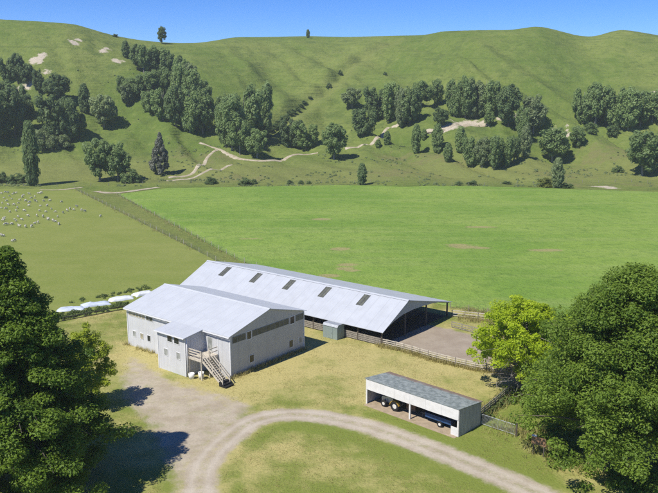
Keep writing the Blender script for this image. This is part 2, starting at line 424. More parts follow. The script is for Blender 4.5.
def pale_f(X, Y):
    m = sstep(300, 330, Y)*(1-sstep(345, 385, Y))*.8
    m = np.maximum(m, np.exp(-(seg_dist(X, Y, [(a+5, b+3) for a, b in GULLY])/7.)**2)*.5)
    return np.maximum(m, sstep(90, 130, Y)*(1-sstep(280, 300, Y))*.5)
xs = np.concatenate([np.arange(-900, -330, 30), np.arange(-330, 330, 2.2), np.arange(330, 901, 30)])
ys = np.concatenate([np.arange(-120, 285, 15), np.arange(285, 640, 2.0), np.arange(640, 1500, 22)])
me = grid_mesh('hill_terrain', xs, ys, lambda X, Y: zt(X, Y)+0., None, dict(scar=scar_f, pale=pale_f, rough=rough_f))
terrain = link('hill_terrain', me, M['hill'], smooth=True); tag(terrain, 'green pasture hills and river flat below them', 'hills', kind='structure')

FARM_EDGE = [(-70,50),(-70,98),g2(55,324),g2(128,309.5),(-32,134),(-14,150),(24,124),(60,95),(60,50)]
LANE0 = [g2(75,189),g2(195,250),(-33,137)]; LANE1 = [g2(118,194),g2(240,260.5),(-12,153)]
def lane(x): return x
# sheep paddock
PAD = [(-260,298),g2(0,187.5),g2(74,189),g2(135,220),g2(195,250),(-17.3,150),(-33,133.5),g2(128,308.6),g2(55,322.5),(-70,97),(-260,50)]
me = grid_mesh('sheep_paddock', np.arange(-260, -14, 2.), np.arange(50, 300, 2.), lambda X, Y: X*0+.03, None, None, PAD)
tag(link('sheep_paddock', me, M['paddock']), 'olive green grazed paddock', 'paddock', kind='structure')
# crop field
CROP = [g2(118,194.5),g2(165,188.5),g2(330,185.6),g2(480,186.5),g2(570,189.5),g2(700,193.5),(260,275),(260,40),(75,86),(23.5,126.5),(-11,154),g2(240,261)]
BARE = [((345,270),(2.6,2)),((352,272),(2,1.5)),((322,220),(4,2.5)),((465,248),(5,3)),((458,246),(4,2)),((545,251.5),(5,2.2)),((555,251.5),(3,1.5)),((340,250),(3.5,2.5)),((347,266),(3,2)),((480,249),(4,1.5)),((250,240),(5,1)),((480,228),(6,2)),((330,277),(3,2))]
BR = [(g(*p), r) for p, r in BARE]
def bare_f(X, Y):
    m = np.zeros_like(X)
    for p, r in BR: m = np.maximum(m, 1.15*np.exp(-(((X-p[0])/r[0])**2+((Y-p[1])/r[1])**2)))
    return m
def crop_z(X, Y):
    e = np.clip(poly_sd(X, Y, CROP)/2.2, 0, 1)
    return .05+e*(.28+.22*fbm(X/3., Y/3., 31, 3))*(1-.6*bare_f(X, Y))
me = grid_mesh('crop_field', np.arange(-82, 262, 1.3), np.arange(40, 316, 1.3), crop_z, lambda X, Y: np.abs(X) < .47*Y+22, dict(bare=bare_f), CROP)
tag(link('crop_field', me, M['crop'], smooth=True), 'bright green leafy crop field', 'field', kind='structure')

# farmyard lawn, driveway
DRIVE = [g2(205,530),g2(200,493),g2(203,468),g2(222,444),g2(255,421),g2(300,415),g2(360,425),g2(420,445),g2(480,469),g2(540,495),g2(600,525)]
APRON = [g2(113,380),g2(128,352),g2(150,362),g2(185,382),g2(228,392),g2(262,404),g2(250,424),g2(222,440),g2(200,470),g2(196,500),g2(170,500),g2(150,450),g2(140,425),g2(118,405)]
def smooth_line(P, n=6):
    P = np.array(P); out = []
    for i in range(len(P)-1):
        p0, p1, p2, p3 = P[max(i-1,0)], P[i], P[i+1], P[min(i+2,len(P)-1)]
        for t in np.linspace(0, 1, n, endpoint=False):
            out.append(.5*((2*p1)+(-p0+p2)*t+(2*p0-5*p1+4*p2-p3)*t*t+(-p0+3*p1-3*p2+p3)*t**3))
    out.append(P[-1]); return [tuple(p) for p in out]
DRIVES = smooth_line(DRIVE)
def drive_mask(X, Y):
    d = seg_dist(X, Y, DRIVES)
    m = 1-sstep(.7, 3.0, d)
    a = sstep(-1.5, 3.0, poly_sd(X, Y, APRON))*(.86+.4*(fbm(X/5, Y/5, 41)-.5))
    return np.maximum(m, a)
DRYP = [((270,372),6,.95),((310,355),5,.9),((245,392),4,.9),((150,352),4,.9),((345,365),7,.75),((400,368),8,.7),((440,378),6,.75),((480,400),4,.8),((465,385),5,.75),((240,460),4,.85),((330,465),10,.42),((300,440),5,.3),((420,465),6,.42),((470,485),5,.3),
        ((350,400),3,.35),((385,418),3,.3),((430,432),3,.25),((480,440),3,.35),((100,330),6,.5),((120,318),5,.55),((130,420),4,.45),((500,455),3,.3),((510,415),4,.15),((325,395),5,.62),((290,385),5,.78)]
DP = [(g(*p), r, v) for p, r, v in DRYP]
def dry_f(X, Y):
    w = np.full(X.shape, .12); s = w*.55
    for p, r, v in DP:
        k_ = np.exp(-((X-p[0])**2+(Y-p[1])**2)/(r*r)); w = w+k_; s = s+k_*v
    b = seg_dist(X, Y, DRIVES); e = np.exp(-((b-3.4)/.9)**2)*.18
    return np.clip(s/w+(fbm(X/4, Y/4, 61)-.5)*.5-e, 0, 1)
FARM = [(-72,46),(-72,97),g2(55,322.5),g2(128,309),(-33,132.5),(-17,149),(-12,153),(23.5,126.5),(75,86),(75,46)]
me = grid_mesh('farmyard_lawn', np.arange(-72, 76, .7), np.arange(46, 156, .7), lambda X, Y: X*0+.06, None, dict(dry=dry_f), FARM)
tag(link('farmyard_lawn', me, M['lawn']), 'patchy dry farmyard grass', 'lawn', kind='structure')
me = grid_mesh('gravel_driveway', np.arange(-40, 48, .35), np.arange(48, 112, .35), lambda X, Y: X*0+.066, lambda X, Y: drive_mask(X, Y) > .06, dict(dry=dry_f, mask=drive_mask, rut=lambda X, Y: np.exp(-((seg_dist(X, Y, DRIVES)-.8)/.3)**2), crown=lambda X, Y: np.exp(-(seg_dist(X, Y, DRIVES)/.4)**2)))
tag(link('gravel_driveway', me, M['gravel']), 'pale gravel driveway curving past the sheds', 'driveway', kind='structure')

# farm frame shared by the big sheds
ANG = math.radians(-38.4); U = Vector((math.cos(ANG), math.sin(ANG), 0)); Vv = Vector((-math.sin(ANG), math.cos(ANG), 0))
O = Vector(g(129,345)); GZ = .06
def W(a, b, z=0.): return O+U*a+Vv*b+Vector((0, 0, z))
YARD = [tuple(W(a, b)[:2]) for a, b in ((29.6,23.6),(46.8,25.2),(45.5,33),(41,36.5),(33.8,37.3),(28,36.5))]
me = grid_mesh('dirt_yard', np.arange(2, 30, .5), np.arange(88, 122, .5), lambda X, Y: X*0+.064, lambda X, Y: poly_sd(X, Y, YARD) > -1.5, dict(dry=dry_f, mask=lambda X, Y: sstep(-1.5, 2.2, poly_sd(X, Y, YARD))))
tag(link('dirt_yard', me, M['yard']), 'bare trampled dirt stock yard', 'yard', kind='structure')
MATB = [tuple(W(a, b)[:2]) for a, b in ((-14,23.6),(30.2,23.6),(30.2,42.8),(-14,42.8))]

# hill tracks draped on the terrain
def ribbon(name, px, width, mat, label, cat):
    pts = smooth_line([tuple(hit(*p)[:2]) for p in px], 8)
    V = []; n = len(pts)
    for i, (x, y) in enumerate(pts):
        a, b = pts[max(i-1, 0)], pts[min(i+1, n-1)]; dx, dy = b[0]-a[0], b[1]-a[1]; l_ = math.hypot(dx, dy) or 1
        wv = width*(.75+.5*float(vnoise(i/3., 0, 5)))/2
        for s_ in (-1, -.4, .4, 1):
            qx, qy = x-dy/l_*wv*s_, y+dx/l_*wv*s_
            zz = max(float(zt(qx, qy)), float(zt(x, y))-.5)
            V.append((qx, qy, zz+(.28 if abs(s_) < 1 else .0)))
    Fq = [(4*i+j, 4*i+j+1, 4*i+j+5, 4*i+j+4) for i in range(n-1) for j in range(3)]
    return tag(link(name, np_mesh(name, V, Fq), mat, smooth=True), label, cat, kind='structure')
ribbon('hill_track', [(168,178),(190,175),(198,166),(207,158),(217,150)], 2.2, M['track'], 'pale clay track climbing to the grove', 'track')
ribbon('hill_track', [(200,143),(214,148),(226,154),(240,159),(262,161),(285,159),(305,155),(318,153)], 2.4, M['track'], 'pale clay track below the round trees', 'track')
ribbon('hill_track', [(345,149),(360,146),(374,142),(383,134),(388,128)], 2.4, M['track'], 'pale clay track rising to the clearing', 'track')
ribbon('hill_track', [(166,181),(190,179),(205,172),(232,165)], 1.6, M['track'], 'faint lower clay track', 'track')
ribbon('hill_track', [(425,133),(445,129),(465,126),(490,124)], 4.0, M['track'], 'wide pale clay clearing track', 'track')
def flat_ribbon(name, pts, width, z, mat, label, cat):
    pts = smooth_line(pts, 6); V = []; n = len(pts)
    for i, (x, y) in enumerate(pts):
        a, b = pts[max(i-1, 0)], pts[min(i+1, n-1)]; dx, dy = b[0]-a[0], b[1]-a[1]; l_ = math.hypot(dx, dy) or 1
        wv = width*(.7+.6*float(vnoise(i/2., 0, 8)))/2
        for s_ in (-1, 1): V.append((x-dy/l_*wv*s_, y+dx/l_*wv*s_, float(zt(x, y))+z))
    Fq = [(2*i, 2*i+1, 2*i+3, 2*i+2) for i in range(n-1)]
    return tag(link(name, np_mesh(name, V, Fq), mat), label, cat, kind='structure')
flat_ribbon('farm_track', [g2(96,191.5),g2(108,193),g2(122,192.5),g2(140,190),g2(158,187.5)], 3.2, .09, M['track'], 'pale farm track at the field corner', 'track')
flat_ribbon('farm_track', [g2(585,190.5),g2(610,192),g2(640,193),g2(680,194.5)], 1.6, .12, M['track'], 'pale farm track along the far field edge', 'track')
flat_ribbon('farm_track', [g2(40,190),g2(60,190),g2(82,187.5)], 2.2, .1, M['track'], 'short pale track by the tall poplar', 'track')

# ------------------------------------------------------------------ foliage
def leaves(C, R, per, size, seed=0, up=.5, out=.6, flat=1., aspect=1.5, shell=.34, jit=.42):
    """leaf-sized kites spread through clumps: C centres (n,3), R radii (n,) or (n,3)"""
    r = np.random.default_rng(seed); C = np.asarray(C, float); n = len(C)
    R = np.asarray(R, float)
    if R.ndim == 1: R = np.stack([R, R, R*flat], 1)
    N = n*per
    d = r.normal(size=(N, 3)); d /= np.linalg.norm(d, axis=1)[:, None]
    rad = r.random(N)**shell
    ci = np.repeat(np.arange(n), per)
    P = C[ci]+d*rad[:, None]*R[ci]
    nrm = d*out+r.normal(size=(N, 3))*jit+np.array([0, 0, up]); nrm /= np.linalg.norm(nrm, axis=1)[:, None]
    a = np.cross(nrm, r.normal(size=(N, 3))); a /= np.linalg.norm(a, axis=1)[:, None]
    b = np.cross(nrm, a); s_ = size*(.6+.8*r.random(N))[:, None]
    q = [P-a*s_*.5*aspect, P-b*s_*.38+a*s_*.08, P+a*s_*.5*aspect+nrm*s_*-.12, P+b*s_*.38+a*s_*.08]
    V = np.stack(q, 1).reshape(-1, 3); Fq = np.arange(4*N).reshape(N, 4)
    ct = r.random(n); t = np.clip(.55*ct[ci]+.45*r.random(N), 0, 1)
    return V, Fq, np.repeat(t, 4)
def crown_mesh(name, *parts):
    V = []; Fq = []; T = []; o = 0
    for v, f, t in parts: V.append(v); Fq.append(f+o); T.append(t); o += len(v)
    return np_mesh(name, np.concatenate(V), np.concatenate(Fq), dict(tint=np.concatenate(T)))

def branching(height, prof, n_br, seed, lean=(0,0), rise=.25, droop=.15, start=.08, r0=.5, per_branch=5, clump=1.2, spread=.9):
    """trunk and limb tubes plus clump centres along the outer part of every limb"""
    r = random.Random(seed); mb = MB(); C = []; R = []
    tp = [(lean[0]*t*t+.25*math.sin(5*t+seed), lean[1]*t*t+.2*math.cos(4*t+seed), height*t*.97) for t in [i/10. for i in range(11)]]
    mb.tube(tp, [r0*(1-.93*i/10.)*(1.35 if i == 0 else 1) for i in range(11)], 10)
    for k_ in range(n_br):
        t = start+(1-start)*((k_+.5)/n_br)**.9; a = k_*2.39996+r.uniform(-.5, .5)
        i = min(int(t*10), 9); u_ = t*10-i
        base = Vector(tp[i]).lerp(Vector(tp[i+1]), u_)
        Ln = prof(t)*r.uniform(.72, 1.08)
        if Ln < .3: continue
        dr = Vector((math.cos(a), math.sin(a), 0)); pts = []
        rr = rise*r.uniform(.4, 1.6)
        for q in range(6):
            w = q/5.; pts.append(base+dr*(Ln*w)+Vector((0, 0, Ln*(rr*w-droop*w*w*1.6)))+Vector((r.uniform(-.15,.15), r.uniform(-.15,.15), 0))*w*Ln*.3)
        rb = max(.03, r0*.34*(1-t*.8)); mb.tube(pts, [rb*(1-.85*q/5.) for q in range(6)], 6, False)
        m = max(2, int(per_branch*(.35+Ln/6.)))
        for q in range(m):
            w = .32+.72*(q+r.random()*.8)/m; j = min(int(w*5), 4); f = min(w*5-j, 1.15)
            p = pts[j].lerp(pts[j+1], f)
            side = dr.cross(Vector((0,0,1)))*r.uniform(-1, 1)*Ln*.26*spread*min(w, 1)
            C.append(tuple(p+side+Vector((0, 0, r.uniform(-.35, .35))))); R.append(clump*r.uniform(.62, 1.2)*(.75+.25*min(1, Ln/4)))
    C.append(tp[-1]); R.append(clump*.7)
    return mb, np.array(C), np.array(R)

# --- large dark tree beside the apron
def near_tree(name, label, loc, mb, parts, leaf, bark):
    t = empty(name, loc, 0, label, 'tree')
    mb.build('trunk', bark, t, True); link('crown', crown_mesh(name+'_crown', *parts), leaf, t)
    return t
def prof_dark(t): return min(9.7, 9.6*((1-t)/.72)**1.1)*(.6+.4*min(1, t/.14))+.3
mb, C, R = branching(23.8, prof_dark, 185, 3, rise=.22, droop=.16, start=.055, r0=.62, per_branch=5.2, clump=1.25, spread=1.05)
p1 = leaves(C, np.stack([R, R, R*.62], 1), 290, .19, 5, up=.75, out=.5)
near_tree('dark_spreading_tree', 'tall dark green cone shaped tree casting a long shadow on the gravel', (-29.3, 65.2, .05), mb, [p1], L['dark'], M['bark'])

def prof_dome(t): return 12.0*max(0., 1-t)**.54*min(1, .72+t*1.4)
mb, C, R = branching(20.8, prof_dome, 215, 8, rise=.36, droop=.12, start=.15, r0=.6, per_branch=5.0, clump=1.25, spread=1.3)
p1 = leaves(C, np.stack([R, R, R*.78], 1), 230, .185, 9, up=.8, out=.5)
near_tree('broad_leafy_tree', 'large dense green broadleaf tree spreading beside the driveway', (30.2, 70.0, .05), mb, [p1], L['mid'], M['bark'])

def prof_lime(t): return 6.6*math.sqrt(max(0., 1-((t-.42)/.60)**2))
mb, C, R = branching(11.4, prof_lime, 96, 21, rise=.42, droop=.2, start=.06, r0=.3, per_branch=4.0, clump=.85, spread=1.15)
kp = ~((C[:, 0] < -1.2) & (C[:, 2] < 4.3)); C, R = C[kp], R[kp]
p1 = leaves(C, np.stack([R, R, R*.7], 1), 150, .2, 19, up=.7, out=.5)
lime = near_tree('lime_green_tree', 'bright lime green tree with bare lower branches behind the dirt yard', (24.6, 90.0, .05), mb, [p1], L['lime'], M['twig'])
rr = random.Random(4); tb = MB()
for k_ in range(60):
    a = rr.uniform(PI*.62, PI*1.45); ln = rr.uniform(2.5, 5.6); z0 = rr.uniform(.8, 3.6)
    p = Vector((0, 0, z0)); d = Vector((math.cos(a), math.sin(a), rr.uniform(-.05, .45))); pts = [p]
    for q in range(6):
        d = (d+Vector((rr.uniform(-.35,.35), rr.uniform(-.35,.35), rr.uniform(-.3,.3)))).normalized(); p = p+d*ln/6; pts.append(p)
        if q > 1:
            e = (d+Vector((rr.uniform(-1,1), rr.uniform(-1,1), rr.uniform(-.4,.9)))).normalized(); tb.tube([p, p+e*ln*.14, p+e*ln*.26+Vector((0,0,.12))], [.035,.022,.012], 4, False)
    tb.tube(pts, [.075-.01*q for q in range(7)], 5, False)
tb.build('bare_branches', M['twig'], lime)

def prof_sap(t): return 3.1*math.sqrt(max(0., 1-((t-.42)/.62)**2))
mb, C, R = branching(9.6, prof_sap, 46, 31, rise=.45, droop=.12, start=.12, r0=.17, per_branch=4.2, clump=.75, spread=1.1)
p1 = leaves(C, np.stack([R, R, R*.75], 1), 120, .2, 29, up=.65, out=.5)
near_tree('young_bright_tree', 'small light green tree half hidden behind the tall dark tree', (-28.8, 84.2, .05), mb, [p1], L['fresh'], M['bark'])

# --- hill tree prototypes (unit height 1, unit crown width 1)
def proto_crown(seed, kind):
    r = np.random.default_rng(seed); C = []; R = []
    if kind == 'round':
        for i in range(78):
            d = r.normal(size=3); d /= np.linalg.norm(d); q = r.random()**.4
            C.append((d[0]*.40*q, d[1]*.40*q, .55+d[2]*.40*q)); R.append(.085+.06*r.random())
    elif kind == 'poplar':      # several upright heads
        heads = [(r.uniform(-.34,.34), r.uniform(-.34,.34), r.uniform(.74, 1.)) for _ in range(8)]
        for hx, hy, hz in heads:
            for i in range(16):
                t = (i+r.random())/16; w = .21*math.sin(PI*(.16+.80*t))
                a = r.random()*2*PI; C.append((hx*(.55+.5*t)+w*math.cos(a)*r.random(), hy*(.55+.5*t)+w*math.sin(a)*r.random(), .12+(hz-.16)*t)); R.append(.085+.055*r.random())
    elif kind == 'column':
        for i in range(120):
            t = (i+r.random())/120; w = .44*(math.sin(PI*min(.999, .1+.87*t))**.6)*r.uniform(.8,1.1)
            a = i*2.4+r.random(); q = .35+.65*r.random()**.5; C.append((w*math.cos(a)*q*.85, w*math.sin(a)*q*.85, .06+.9*t)); R.append(.13+.05*r.random())
    elif kind == 'conifer':
        for i in range(80):
            t = (i+r.random())/80; w = .46*(1-t)**.8
            a = r.random()*2*PI; q = r.random()**.4; C.append((w*math.cos(a)*q, w*math.sin(a)*q, .08+.9*t)); R.append(.05+.05*(1-t))
    elif kind == 'bush':
        for i in range(40):
            a = r.random()*2*PI; q = r.random()**.5; h = r.random()
            C.append((.38*q*math.cos(a), .38*q*math.sin(a), .08+.72*h*math.sqrt(max(0, 1-q*q*.8)))); R.append(.11+.06*r.random())
    return np.array(C), np.array(R)
PROTO = {}
def proto(kind, var, leafkey):
    key = (kind, var, leafkey)
    if key in PROTO: return PROTO[key]
    C, R = proto_crown(100+var*13+len(kind), kind)
    
    if kind == 'column': RR = np.stack([R, R, R*.45], 1); sz = .075
    else: RR = np.stack([R, R, R*.8], 1); sz = .062
    v, f, t = leaves(C, RR, 84 if kind != 'column' else 70, sz*.78, 50+var, up=.8, out=.9, shell=.25, jit=.3)
    cm = np_mesh(kind+'_crown', v, f, dict(tint=t)); cm.materials.append(L[leafkey])
    mb = MB(); rr_ = random.Random(var)
    if kind == 'bush':
        for j in range(4):
            a = j*1.6+var; mb.tube([(0,0,-.02),(.12*math.cos(a),.12*math.sin(a),.3),(.22*math.cos(a),.22*math.sin(a),.55)], [.025,.018,.008], 5, False)
    else:
        mb.tube([(0,0,-.03),(.01,.0,.2),(-.01,.01,.5),(0,0,.85)], [.032,.024,.016,.005], 7)
        for j in range(6):
            a = j*1.05+var; z0 = .18+.08*j; e = .26 if kind != 'column' else .18
            mb.tube([(0,0,z0),(e*.5*math.cos(a),e*.5*math.sin(a),z0+.12),(e*math.cos(a),e*math.sin(a),z0+.27)], [.013,.009,.003], 5, False)
    tm = bpy.data.meshes.new(kind+'_trunk'); tm.from_pydata(mb.v, [], mb.f); tm.update()
    tm.materials.append(M['palebark'] if leafkey in ('hill', 'hillpale') else M['bark'])
    PROTO[key] = (cm, tm); return PROTO[key]
_tv = [0]
KNAME = dict(round='round_tree', poplar='poplar_tree', column='columnar_poplar', conifer='conifer_tree', bush='bush')
def hill_tree(px, py, hpx, wpx, kind, leafkey, label, group=None):
    p = hit(px, py) if py < 187 else None
    if p is None: p = g(px, py); p[2] = float(zt(p[0], p[1]))
    depth = p[1]*CT-(p[2]-H)*ST
    if group and kind in ('poplar', 'round'):
        hpx *= RNG.uniform(.86, 1.1); wpx *= RNG.uniform(.85, 1.15)
        if leafkey == 'hill': leafkey = ('hill', 'hill', 'hillpale', 'hill', 'hilldark')[int(RNG.integers(5))]
        if RNG.random() < .38: kind = 'round' if kind == 'poplar' else 'poplar'
    h = hpx*depth/F/math.cos(math.radians(6)); w = wpx*depth/F
    _tv[0] += 1; var = _tv[0] % 6
    cm, tm = proto(kind, var, leafkey)
    rz = RNG.random()*6.28
    t = empty(KNAME[kind], (p[0], p[1], p[2]-.1), rz, label, 'bush' if kind == 'bush' else 'tree', group)
    for nm, me_ in (('crown', cm), ('trunk' if kind != 'bush' else 'stems', tm)):
        o = bpy.data.objects.new(nm, me_); COL.objects.link(o); o.parent = t; o.scale = (w*1.17, w*1.17, h*1.04)
    return t
def grove(label, group, kind, leafkey, items):
    for it in items: hill_tree(*it[:4], it[4] if len(it) > 4 else kind, it[5] if len(it) > 5 else leafkey, label, group)
def lone(label, px, py, h, w, kind, leafkey): hill_tree(px, py, h, w, kind, leafkey, label)

grove('dark tree in the dense dark grove at the hill foot by the tall poplar', 'dark grove on the first hill', 'poplar', 'hilldark',
      [(-6,140,54,26),(5,138,52,26),(16,139,46,24),(27,133,38,18),(8,122,40,22),(20,120,36,20)])
grove('small dark tree in the clump beside the pale slip scars', 'clump beside the slip scars', 'round', 'hilldark', [(8,82,24,14),(18,84,28,17),(28,85,24,14),(39,95,24,12)])
grove('dark tree in the mixed clump of pale willow scrub and dark trees', 'mixed clump on the spur', 'poplar', 'hilldark', [(50,98,22,16),(60,102,26,20),(58,140,50,26),(69,142,44,24),(79,138,26,16,'round')])
grove('pale willow scrub at the foot of the mixed clump', 'willow scrub', 'bush', 'hillpale', [(32,146,20,18),(42,150,24,20),(52,150,18,16),(62,147,16,16)])
lone('slim dark tree standing alone on the open slope under the slips', 85,113,27,11,'column','hilldark')
lone('grey green round tree alone on the slope beside the big diagonal grove', 104,127,32,26,'round','hillpale')
lone('very tall narrow dark poplar at the edge of the sheep paddock', 33,186,61,15,'column','hilldark')
grove('dark bush in the hedge row beside the tall narrow poplar', 'hedge bushes at the paddock end', 'bush', 'hilldark', [(-6,184,14,12),(4,183,14,11),(12,184,12,10),(21,183,12,11)])
lone('broad bushy green tree at the hill foot above the field corner', 100,181,42,30,'round','hill')
lone('bushy green tree overlapping the broad bushy tree above the field corner', 118,181,38,27,'round','hill')
lone('low dark round bush beside the two bushy trees above the field corner', 131,182,17,20,'bush','hilldark')
lone('grey brown conifer standing alone near the start of the clay track', 161,174,39,22,'conifer','conifer')
lone('small dark sapling high on the slope above the big diagonal grove', 126,58,16,8,'column','hilldark')
grove('poplar in the big diagonal grove climbing the hillside', 'big diagonal grove', 'poplar', 'hill',
      [(138,70,26,14),(144,74,26,14),(152,76,26,18),(161,72,26,18),(171,78,26,18),(182,86,26,18),(190,92,26,16),(122,100,22,13),(131,101,26,15),(141,99,28,18),(152,99,32,20),(165,101,34,20),(178,105,36,20),(192,109,36,20),(204,113,32,18),
       (128,105,20,15),(150,113,24,18),(163,120,34,20),(176,127,40,22),(190,133,44,24),(203,134,42,22)])
grove('tall poplar in the compact grove between the diagonal grove and the track bend', 'compact grove at the track bend', 'poplar', 'hill',
      [(222,130,38,18),(232,150,54,24),(245,148,60,28),(259,142,52,24),(240,155,38,20),(226,147,40,16)])
lone('smaller rounded poplar at the front of the compact grove at the track bend', 257,158,30,22,'round','hill')
grove('round tree of the touching pair above the clay track', 'pair above the clay track', 'round', 'hill', [(293,148,30,20),(306,149,27,22)])
lone('single very round dense tree standing on the clay track', 334,160,37,25,'round','hill')
grove('dark scrub bush in the narrow diagonal gully', 'scrub in the diagonal gully', 'bush', 'hilldark', [(262,136,6,8),(270,131,7,9),(278,127,8,10),(286,120,7,9),(293,112,4,8),(301,107,4,7),(266,134,7,9),(274,129,6,9),(282,124,10,9),(290,114,5,9),(297,110,4,7),(304,104,4,7),(310,99,3,5)])
lone('small dark bush at the upper part of the diagonal gully', 329,88,6,6,'bush','hilldark')
lone('tiny dark bush near the top of the diagonal gully', 340,75,6,5,'bush','hilldark')
lone('tiny dark bush on open slope level with the gully top', 385,75,4,4,'bush','hilldark')
grove('dark low bush in the rough strip where hill meets crop field', 'bushes along the far field edge', 'bush', 'hilldark', [(211,184,10,12),(245,185,9,14),(254,184,7,6),(290,184,5,6),(301,184,5,6),(309,184,4,5),(459,185,5,8),(472,185,6,12),(507,184,4,9)])
lone('slim dark sapling standing at the crop field edge', 362,185,21,9,'column','hilldark')
lone('grey green tree at the uphill end of the central grove', 352,108,21,20,'round','hillpale')
grove('tree in the loose central grove above the clay clearing', 'central grove', 'poplar', 'hill',
      [(363,136,34,21),(376,121,38,22),(388,121,42,24),(401,128,36,18),(410,126,36,22),(421,107,30,20,'round'),(441,127,21,14,'round'),(436,106,26,14)])
grove('slim young tree in the scattered planting below the clay clearing', 'scattered young trees', 'column', 'hill',
      [(387,145,13,7),(378,148,8,6),(416,153,27,10),(437,153,27,11),(448,162,18,9),(460,152,24,11),(424,140,10,6)])
grove('dark tall poplar in the row above the clay clearing', 'row above the clearing', 'poplar', 'hill', [(454,117,38,20),(465,118,42,22),(476,118,42,22),(488,117,38,18)])
lone('small round tree beside the clay clearing under the dark poplar row', 489,127,16,11,'round','hill')
grove('broad poplar of the trio east of the clay clearing', 'trio past the clearing', 'poplar', 'hill', [(508,127,44,26),(522,140,36,18),(533,134,40,24)])
lone('slim pale trunked tree below the trio past the clay clearing', 525,157,30,11,'column','hillpale')
grove('poplar in the low dense stand below the clay clearing', 'low stand below the clearing', 'poplar', 'hill', [(472,167,34,16),(482,168,34,17),(493,168,34,18),(505,167,32,17),(514,163,28,13)])
lone('wide round dense tree above the yellow green bush', 552,162,35,31,'round','hill')
lone('small round tree uphill of the wide round dense tree', 577,148,22,15,'round','hill')
lone('yellow green bush at the far edge of the crop field', 545,187,13,15,'bush','yellowgreen')
lone('slim grey green tree growing out of the yellow green bush', 557,188,29,12,'column','hillpale')
lone('low dark bush touching the slim tree at the far crop edge', 566,188,7,14,'bush','hilldark')
grove('poplar in the long dense band under the pale hilltop track', 'long dense band of poplars', 'poplar', 'hill',
      [(583,124,36,21),(595,126,40,23),(606,125,37,19),(616,129,42,21),(628,129,40,23),(640,127,38,21),(652,123,36,21),(664,130,36,22),(676,130,36,22),(590,133,14,14,'bush','hilldark'),(612,136,14,14,'bush','hilldark')])  # two dark bushes added as the low shadow in front of the band
lone('big round dark tree below the long dense band of poplars', 642,176,45,36,'round','hill')
lone('rounded tree partly behind the big round dark tree at the frame edge', 661,170,36,26,'round','hill')
lone('small bush at the base of the big round dark tree', 618,172,8,12,'bush','hilldark')
lone('lone wind shaped tree standing on the skyline above the diagonal grove', 162,44,17,9,'round','hilldark')
lone('tiny thin tree on the middle skyline', 308,38,8,4,'column','hilldark')
lone('tiny round bush on the skyline of the first spur', 115,37,4,6,'bush','hilldark')
lone('dark bush standing among the sheep in the paddock', 46,198.3,3.6,4.2,'bush','hilldark')

# ------------------------------------------------------------------ weeds, tufts, ground cover
def scatter_tufts(name, pts, hmin, hmax, mat, label, blades=5, seed=3, width=.05, tint=None, spread=.12):
    r = np.random.default_rng(seed); n = len(pts); N = n*blades
    P = np.repeat(np.asarray(pts, float), blades, 0); P[:, :2] += r.normal(size=(N, 2))*spread
    h = (hmin+(hmax-hmin)*r.random(N)**1.5)[:, None]; a = r.random(N)*2*PI
    d = np.stack([np.cos(a), np.sin(a), 0*a], 1); s_ = np.stack([-np.sin(a), np.cos(a), 0*a], 1)
    tip = P+np.array([0,0,1])*h+d*h*(.2+.6*r.random(N))[:, None]
    V = np.stack([P-s_*width*h/hmax, P+s_*width*h/hmax, tip], 1).reshape(-1, 3); Fq = np.arange(3*N).reshape(N, 3)
    t = r.random(N)*.5+.5*(np.repeat(tint, blades) if tint is not None else r.random(N))
    return tag(link(name, np_mesh(name, V, Fq, dict(tint=np.repeat(np.clip(t, 0, 1), 3))), mat), label, 'grass', kind='stuff')
N = 60000; X = RNG.uniform(-55, 45, N); Y = 60+RNG.random(N)**1.25*85
HALLS = [[tuple(W(a, b)[:2]) for a, b in ((0,0),(21.9,0),(21.9,15),(0,15))], [tuple(W(a, b)[:2]) for a, b in ((11.2,-3.5),(17,-3.5),(17,0),(11.2,0))], MATB]
keep = in_poly(X, Y, FARM) & (drive_mask(X, Y) < .3+.35*RNG.random(N)) & ~in_poly(X, Y, YARD) & (fbm(X/2.2, Y/2.2, 91)+.25*fbm(X/9, Y/9, 92) > .58)
for P_ in HALLS: keep &= ~in_poly(X, Y, P_)
X, Y = X[keep], Y[keep]; dv = dry_f(X, Y)
scatter_tufts('grass_tufts', np.stack([X, Y, X*0+.05], 1), .04, .13, L['tuft'], 'short dry grass tufts on the farmyard lawn', 6, 3, .04, dv, .2)
# taller rank grass along walls, fences and the field margin
def along(P, n, w):
    P = np.array(P); s_ = np.linalg.norm(np.diff(P, axis=0), axis=1); c_ = np.concatenate([[0], np.cumsum(s_)]); t = RNG.random(n)*c_[-1]
    x = np.interp(t, c_, P[:, 0])+RNG.normal(size=n)*w; y = np.interp(t, c_, P[:, 1])+RNG.normal(size=n)*w
    return np.stack([x, y, x*0+.05], 1)
YF = [W(29.6,23.2)[:2], W(33.5,23.4)[:2], (15.7,99.8), (20,96.7), (25.5,94.2)]
YF = [tuple(p) for p in YF]
rank = np.concatenate([along(YF, 900, .35), along([W(-1,-.3)[:2], W(11,-.3)[:2]], 80, .2), along([W(22.1,0)[:2], W(22.1,15)[:2]], 260, .2),
   along([W(33,43)[:2], (28,119), (45,108)], 900, 1.0), along([(23.5,126.5),(75,86)], 1500, .9), along([g2(118,195),g2(240,261)], 260, .8), along([g2(75,189.5),g2(195,250)], 260, .8), along([(20.5,79),(24,75),(25,70)], 500, 1.5), along([(17.5,81),(23.3,89)], 300, .6)])
scatter_tufts('rank_grass', rank, .25, .8, L['tuft'], 'long pale rank grass along the fences', 7, 5, .05, None, .2)

